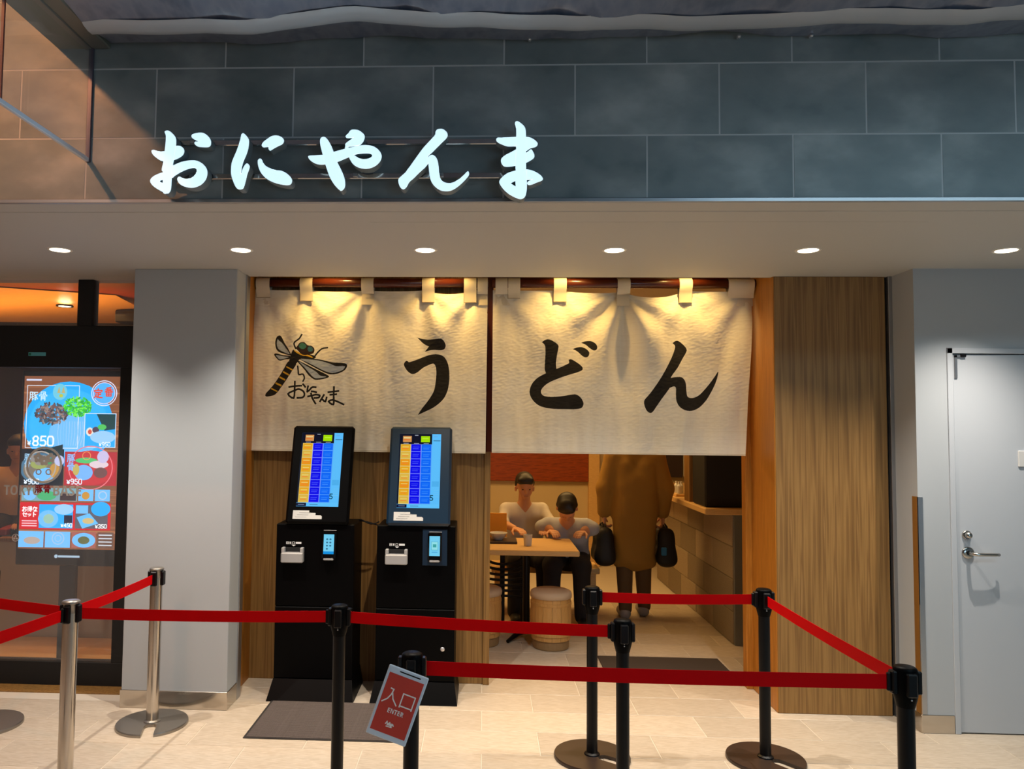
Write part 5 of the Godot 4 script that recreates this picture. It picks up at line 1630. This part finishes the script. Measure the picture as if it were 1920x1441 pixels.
# ------------------------------------------------------------------ people
class Field:      # rounded bones joined by a smooth minimum, meshed as surface nets
	var V = PackedVector3Array()
	var I = PackedInt32Array()
	func add(bones, cell, k):
		var lo = Vector3(1e9, 1e9, 1e9)
		var hi = -lo
		for b in bones:
			for e in 2:
				var r = Vector3.ONE * (b[2 + e] + cell * 2.0)
				lo = lo.min(b[e] - r)
				hi = hi.max(b[e] + r)
		var nx = int((hi.x - lo.x) / cell) + 2
		var ny = int((hi.y - lo.y) / cell) + 2
		var nz = int((hi.z - lo.z) / cell) + 2
		var f = PackedFloat32Array()
		f.resize(nx * ny * nz)
		f.fill(1.0)
		for b in bones:
			var a: Vector3 = b[0]
			var ab: Vector3 = b[1] - b[0]
			var l2: float = max(ab.length_squared(), 1e-9)
			var ra: float = b[2]
			var dr: float = b[3] - b[2]
			var m: float = max(b[2], b[3]) + k + cell * 1.5
			var p0 = ((b[0].min(b[1]) - Vector3.ONE * m - lo) / cell).max(Vector3.ZERO)
			var p1 = ((b[0].max(b[1]) + Vector3.ONE * m - lo) / cell)
			for z in range(int(p0.z), min(int(p1.z) + 1, nz)):
				for y in range(int(p0.y), min(int(p1.y) + 1, ny)):
					var row = (z * ny + y) * nx
					for x in range(int(p0.x), min(int(p1.x) + 1, nx)):
						var q: Vector3 = lo + Vector3(x, y, z) * cell - a
						var t: float = clampf(q.dot(ab) / l2, 0.0, 1.0)
						var d: float = (q - ab * t).length() - ra - dr * t
						var g: float = f[row + x]
						var h: float = maxf(k - absf(g - d), 0.0) / k
						f[row + x] = minf(g, d) - h * h * k * 0.25
		var ids = PackedInt32Array()
		ids.resize(nx * ny * nz)
		ids.fill(-1)
		var off = [0, 1, nx, nx + 1, nx * ny, nx * ny + 1, nx * ny + nx, nx * ny + nx + 1]
		var cp = [Vector3(0, 0, 0), Vector3(1, 0, 0), Vector3(0, 1, 0), Vector3(1, 1, 0), Vector3(0, 0, 1), Vector3(1, 0, 1), Vector3(0, 1, 1), Vector3(1, 1, 1)]
		var ed = [[0, 1], [2, 3], [4, 5], [6, 7], [0, 2], [1, 3], [4, 6], [5, 7], [0, 4], [1, 5], [2, 6], [3, 7]]
		for z in nz - 1:
			for y in ny - 1:
				var base = (z * ny + y) * nx
				for x in nx - 1:
					var i = base + x
					var s = 0
					for c in 8:
						if f[i + off[c]] < 0.0:
							s += 1
					if s == 0 or s == 8:
						continue
					var sum = Vector3.ZERO
					var n = 0
					for e in ed:
						var u = f[i + off[e[0]]]
						var w = f[i + off[e[1]]]
						if (u < 0.0) != (w < 0.0):
							sum += cp[e[0]].lerp(cp[e[1]], u / (u - w))
							n += 1
					ids[i] = V.size()
					V.append(lo + (Vector3(x, y, z) + sum / n) * cell)
		var st = [1, nx, nx * ny]
		for z in range(1, nz - 1):
			for y in range(1, ny - 1):
				for x in range(1, nx - 1):
					var i = (z * ny + y) * nx + x
					var inside = f[i] < 0.0
					for ax in 3:
						if inside == (f[i + st[ax]] < 0.0):
							continue
						var u = st[(ax + 1) % 3]
						var w = st[(ax + 2) % 3]
						var q = [ids[i], ids[i - u], ids[i - u - w], ids[i - w]]
						if q.min() < 0:
							continue
						if inside:
							I.append_array([q[0], q[2], q[1], q[0], q[3], q[2]])
						else:
							I.append_array([q[0], q[1], q[2], q[0], q[2], q[3]])
	func done():
		var N = PackedVector3Array()
		N.resize(V.size())
		for t in range(0, I.size(), 3):
			var n = (V[I[t + 2]] - V[I[t]]).cross(V[I[t + 1]] - V[I[t]])
			for e in 3:
				N[I[t + e]] += n
		for i in N.size():
			N[i] = N[i].normalized()
		var a = []
		a.resize(Mesh.ARRAY_MAX)
		a[Mesh.ARRAY_VERTEX] = V
		a[Mesh.ARRAY_NORMAL] = N
		a[Mesh.ARRAY_INDEX] = I
		var m = ArrayMesh.new()
		m.add_surface_from_arrays(Mesh.PRIMITIVE_TRIANGLES, a)
		return m

func field(list):
	var f = Field.new()
	for l in list:
		f.add(l[0], l[1], l[2])
	return f.done()

func hand_bones(w, dir, palm, side, curl):
	var s = dir.cross(palm).normalized() * side
	var out = []
	for o in [-0.028, -0.01, 0.009, 0.027]:
		out.append([w + dir * 0.015 + s * o * 0.7, w + dir * 0.082 + s * o, 0.015, 0.0125])
	var lens = [0.8, 0.95, 1.0, 0.92]
	for i in 4:
		var p = w + dir * 0.088 + s * [-0.028, -0.01, 0.009, 0.027][i]
		var a = 0.0
		for j in 3:
			a += curl * [0.7, 1.0, 0.7][j]
			var q = p + (dir * cos(a) + palm * sin(a)) * [0.042, 0.027, 0.021][j] * lens[i]
			out.append([p, q, 0.0092 - j * 0.0008, 0.0086 - j * 0.0008])
			p = q
	var b = w + dir * 0.028 + s * 0.03
	var d1 = (dir * 0.7 + s * 0.6 + palm * 0.4).normalized()
	var d2 = (dir * 0.8 + s * 0.05 + palm * 0.6).normalized()
	out.append([b, b + d1 * 0.042, 0.0125, 0.010])
	out.append([b + d1 * 0.042, b + d1 * 0.042 + d2 * 0.034, 0.010, 0.008])
	return out

func head_bones(X):
	var L = [[Vector3(0, 0.045, -0.02), Vector3(0, 0.04, 0.018), 0.08, 0.073], [Vector3(0, -0.02, 0.025), Vector3(0, -0.07, 0.055), 0.056, 0.026],
		[Vector3(-0.032, -0.012, 0.05), Vector3(-0.02, -0.04, 0.055), 0.03, 0.028], [Vector3(0.032, -0.012, 0.05), Vector3(0.02, -0.04, 0.055), 0.03, 0.028],
		[Vector3(0, 0.014, 0.086), Vector3(0, -0.016, 0.099), 0.008, 0.012], [Vector3(-0.032, 0.028, 0.078), Vector3(0.032, 0.028, 0.078), 0.011, 0.011],
		[Vector3(-0.079, 0.006, -0.004), Vector3(-0.08, -0.022, -0.006), 0.013, 0.011], [Vector3(0.079, 0.006, -0.004), Vector3(0.08, -0.022, -0.006), 0.013, 0.011],
		[Vector3(-0.016, -0.047, 0.08), Vector3(0.016, -0.047, 0.08), 0.0065, 0.0065]]
	return L.map(func(b): return [X * b[0], X * b[1], b[2], b[3]])

func head_extras(t, X):
	var hair = [[Vector3(0, 0.06, -0.034), Vector3(0, 0.072, 0.012), 0.083, 0.076], [Vector3(0, 0.0, -0.06), Vector3(0, -0.05, -0.05), 0.05, 0.035], [Vector3(-0.07, 0.05, -0.01), Vector3(-0.072, 0.01, -0.02), 0.02, 0.014], [Vector3(0.07, 0.05, -0.01), Vector3(0.072, 0.01, -0.02), 0.02, 0.014], [Vector3(-0.05, 0.085, 0.055), Vector3(0.04, 0.09, 0.06), 0.024, 0.028]]
	obj("hair", field([[hair.map(func(b): return [X * b[0], X * b[1], b[2], b[3]]), 0.007, 0.02]]), M.hair, t)
	for s in [-1, 1]:
		var e = MB.new()
		e.smooth(true)
		e.lathe([[0.0, -0.009], [0.007, -0.006], [0.01, 0.0], [0.007, 0.006], [0.0, 0.009]], 10, Vector3.ZERO, X * Transform3D(Basis(), Vector3(s * 0.03, 0.012, 0.078)))
		obj("eye", e, M.eye, t)
	var mo = MB.new()
	mo.box(Vector3(0, -0.048, 0.086), Vector3(0.036, 0.004, 0.006), 0.0015, X)
	obj("mouth", mo, M.mouth, t)

func inflate(bones, by):
	return bones.map(func(b): return [b[0], b[1], b[2] + by, b[3] + by])

func mirror(list):
	var out = list.duplicate()
	for b in list:
		out.append([b[0] * Vector3(-1, 1, 1), b[1] * Vector3(-1, 1, 1), b[2], b[3]])
	return out

func seated(label, at, turn, lean, nod, shirt, table = 0.765):
	var t = thing("person", label, "person", at, turn, "")
	var ch = Vector3(0, 0.44 + 0.5 * cos(lean), 0.5 * sin(lean))       # base of the neck
	var hip = Vector3(0, 0.5, 0)
	var sh = Vector3(0.175, -0.03, 0)
	var X = Transform3D(Basis(Vector3.RIGHT, nod), ch + Vector3(0, 0.17 * cos(nod * 0.8), 0.17 * sin(nod * 0.8)))
	var torso = [[hip + Vector3(0.07, 0, 0), hip.lerp(ch, 0.5) + Vector3(0.06, 0, 0), 0.115, 0.105], [hip.lerp(ch, 0.5) + Vector3(0.06, 0, 0), ch + Vector3(0.08, -0.09, -0.01), 0.105, 0.10], [ch + Vector3(0.03, -0.035, -0.01), ch + sh * 0.92, 0.06, 0.05]]
	var elbow = Vector3(0.215, 0.80, 0.16 + ch.z * 0.5)
	var wrist = Vector3(0.13, table + 0.01, 0.36)
	var arm = [[ch + sh * 0.92, elbow, 0.048, 0.04], [elbow, wrist, 0.043, 0.028]]
	var leg = [[Vector3(0.09, 0.5, 0.0), Vector3(0.12, 0.5, 0.40), 0.085, 0.062], [Vector3(0.12, 0.5, 0.40), Vector3(0.13, 0.08, 0.38), 0.058, 0.04], [Vector3(0.13, 0.045, 0.36), Vector3(0.14, 0.035, 0.5), 0.04, 0.034]]
	var skin = mirror(torso + arm + leg) + [[ch + Vector3(0, -0.04, 0), X.origin + X.basis * Vector3(0, -0.03, 0), 0.055, 0.052]]
	obj("body", field([[skin, 0.017, 0.04], [head_bones(X), 0.006, 0.016], [hand_bones(wrist, Vector3(-0.3, 0, 0.95).normalized(), Vector3(0, -1, 0), 1.0, 0.25), 0.005, 0.008], [hand_bones(wrist * Vector3(-1, 1, 1), Vector3(0.3, 0, 0.95).normalized(), Vector3(0, -1, 0), -1.0, 0.25), 0.005, 0.008]]), M.skin, t)
	var el2 = elbow.lerp(wrist, 0.15)
	obj("shirt", field([[inflate(mirror(torso + [[ch + sh * 0.92, elbow, 0.046, 0.042], [elbow, el2, 0.042, 0.042]]), 0.012), 0.014, 0.024]]), shirt, t)
	obj("trousers", field([[inflate(mirror([leg[0], [leg[1][0], leg[1][1], 0.06, 0.05], [hip, hip + Vector3(0.07, 0.02, 0), 0.11, 0.11]]), 0.016), 0.016, 0.04]]), M.dark_cloth, t)
	for s in [-1, 1]:
		obj("shoe", field([[[[Vector3(0.13 * s, 0.045, 0.35), Vector3(0.14 * s, 0.036, 0.52), 0.046, 0.04]], 0.012, 0.02]]), M.bag, t)
	head_extras(t, X)
	return t

func people():
	# standing man in a long coat, seen from behind with his head behind the curtain
	var t = thing("person", "standing person in a long ochre coat carrying a black bag in each hand", "person", Vector3(1.335, 0, -6.86), PI)
	var X = Transform3D(Basis(), Vector3(0, 1.60, 0.01))
	var torso = [[Vector3(0.07, 0.92, 0), Vector3(0.08, 1.15, 0), 0.11, 0.105], [Vector3(0.08, 1.15, 0), Vector3(0.09, 1.32, -0.01), 0.105, 0.095], [Vector3(0.03, 1.42, -0.01), Vector3(0.18, 1.40, -0.01), 0.06, 0.06]]
	var el = Vector3(0.265, 1.13, -0.02)
	var wr = Vector3(0.255, 0.90, 0.06)
	var arm = [[Vector3(0.19, 1.39, -0.01), el, 0.056, 0.045], [el, wr, 0.044, 0.029]]
	var legs = [[Vector3(0.09, 0.92, 0), Vector3(0.085, 0.49, 0.03), 0.09, 0.06], [Vector3(0.085, 0.49, 0.03), Vector3(0.085, 0.09, -0.02), 0.062, 0.042]]
	var legb = [[Vector3(-0.09, 0.92, 0), Vector3(-0.085, 0.49, 0.07), 0.09, 0.06], [Vector3(-0.085, 0.49, 0.07), Vector3(-0.10, 0.09, 0.09), 0.062, 0.042]]
	var skin = mirror(torso + arm) + legs + legb + [[Vector3(0, 1.4, 0), Vector3(0, 1.56, 0.01), 0.056, 0.052]]
	var hb = [[hand_bones(wr, Vector3(0, -1, 0.05).normalized(), Vector3(-1, 0, 0), -1.0, 0.95), 0.005, 0.008], [hand_bones(wr * Vector3(-1, 1, 1), Vector3(0, -1, 0.05).normalized(), Vector3(1, 0, 0), 1.0, 0.95), 0.005, 0.008]]
	obj("body", field([[skin, 0.018, 0.04], [head_bones(X), 0.006, 0.016]] + hb), M.skin, t)
	var coat = mirror(torso + [[Vector3(0.19, 1.39, -0.01), el, 0.062, 0.054], [el, wr + Vector3(0, 0.015, 0), 0.054, 0.045], [Vector3(0.08, 1.0, 0), Vector3(0.075, 0.53, 0.015), 0.10, 0.085], [Vector3(0.0, 1.2, 0.0), Vector3(0.0, 0.53, 0.02), 0.11, 0.10], [Vector3(0.0, 0.49, 0.02), Vector3(0.13, 0.49, 0.015), 0.05, 0.045]])
	obj("coat", field([[inflate(coat, 0.016), 0.017, 0.035]]), M.coat, t)
	obj("collar", field([[[[Vector3(-0.05, 1.46, -0.03), Vector3(0.05, 1.46, -0.03), 0.035, 0.035]], 0.012, 0.02]]), M.coat, t)
	obj("trousers", field([[inflate([[Vector3(0.085, 0.7, 0.02), Vector3(0.085, 0.49, 0.03), 0.075, 0.06], legs[1], [Vector3(-0.085, 0.7, 0.04), Vector3(-0.085, 0.49, 0.07), 0.075, 0.06], legb[1]], 0.014), 0.015, 0.03]]), M.trousers, t)
	for s in [1, -1]:
		var z = -0.02 if s > 0 else 0.09
		obj("shoe", field([[[[Vector3(0.09 * s, 0.05, z - 0.02), Vector3(0.095 * s, 0.042, z + 0.16), 0.05, 0.042]], 0.012, 0.02]]), M.shoe, t)
	head_extras(t, X)
	for d in [[1.07, 0.0, "black tote bag hanging from the left hand of the standing person"], [1.60, 1.0, "black bag with a blue tag hanging at the right of the standing person"]]:
		var b = thing("bag", d[2], "bag", Vector3(d[0], 0, -6.92))
		var hw = 0.085 if d[1] == 0.0 else 0.08
		var dz = 0.12
		obj("body", field([[[[Vector3(-hw * 0.4, 0.52, -dz), Vector3(-hw * 0.3, 0.74, -dz * 0.8), 0.055, 0.04], [Vector3(hw * 0.4, 0.52, -dz), Vector3(hw * 0.3, 0.74, -dz * 0.8), 0.055, 0.04], [Vector3(-hw * 0.4, 0.52, dz), Vector3(-hw * 0.3, 0.74, dz * 0.8), 0.055, 0.04], [Vector3(hw * 0.4, 0.52, dz), Vector3(hw * 0.3, 0.74, dz * 0.8), 0.055, 0.04], [Vector3(0, 0.54, -dz * 0.6), Vector3(0, 0.54, dz * 0.6), 0.08, 0.08], [Vector3(0, 0.7, -dz * 0.6), Vector3(0, 0.7, dz * 0.6), 0.06, 0.06]], 0.014, 0.05]]), M.bag, b)
		for s in [-0.02, 0.02]:
			obj("handle", MB.new().tube([Vector3(s, 0.74, -0.1), Vector3(s * 0.6, 0.795, -0.07), Vector3(s * 0.3, 0.815, 0.0), Vector3(s * 0.6, 0.795, 0.07), Vector3(s, 0.74, 0.1)], 0.007, 6), M.bag, b)
		if d[1] > 0:
			obj("tag", plain_box(Vector3(-0.04, 0.60, 0.185), Vector3(0.045, 0.07, 0.02), 0.006), M.blue_tag, b)
	# seated pair behind the table
	var bn = thing("dining_bench", "wooden bench behind the dining table under the seated pair", "bench", Vector3(0.56, 0, -7.04))
	obj("seat", plain_box(Vector3(0, 0.395, 0), Vector3(0.95, 0.05, 0.34), 0.006), M.pale_wood, bn)
	for s in [-0.42, 0.42]:
		obj("leg", plain_box(Vector3(s, 0.185, 0), Vector3(0.05, 0.37, 0.3), 0.004), M.pale_wood, bn)
	seated("seated person in a light grey shirt facing the shop entrance at the table", Vector3(0.37, 0, -7.08), 0.12, 0.12, 0.22, M.shirt_grey)
	seated("seated person in a pale blue shirt bending low over the dining table", Vector3(0.76, 0, -6.95), -0.12, 0.62, 0.95, M.shirt_blue)
	# guest in the ramen shop, at the picture edge
	var st = thing("stool", "black stool under the guest in the ramen shop", "stool", Vector3(-3.93, 0.002, -6.4))
	obj("seat", MB.new().lathe([[0.0, 0.67], [0.17, 0.67], [0.18, 0.69], [0.17, 0.71], [0.0, 0.715]], 20), M.black, st)
	obj("column", MB.new().lathe([[0.19, 0.0], [0.19, 0.012], [0.03, 0.03], [0.03, 0.67]], 18), M.black, st)
	var fr = MB.new()
	for k in 16:
		fr.tube([Vector3(cos(k * TAU / 16), 1.2, sin(k * TAU / 16)) * 0.22, Vector3(cos((k + 1) * TAU / 16), 1.2, sin((k + 1) * TAU / 16)) * 0.22], 0.01, 6, false)
	obj("foot_ring", fr, M.dark_steel, st)
	seated("guest in a cream shirt seated inside the ramen shop at the picture edge", Vector3(-3.93, 0.3, -6.4), 0.35, 0.1, 0.15, M.cream_shirt, 0.53)
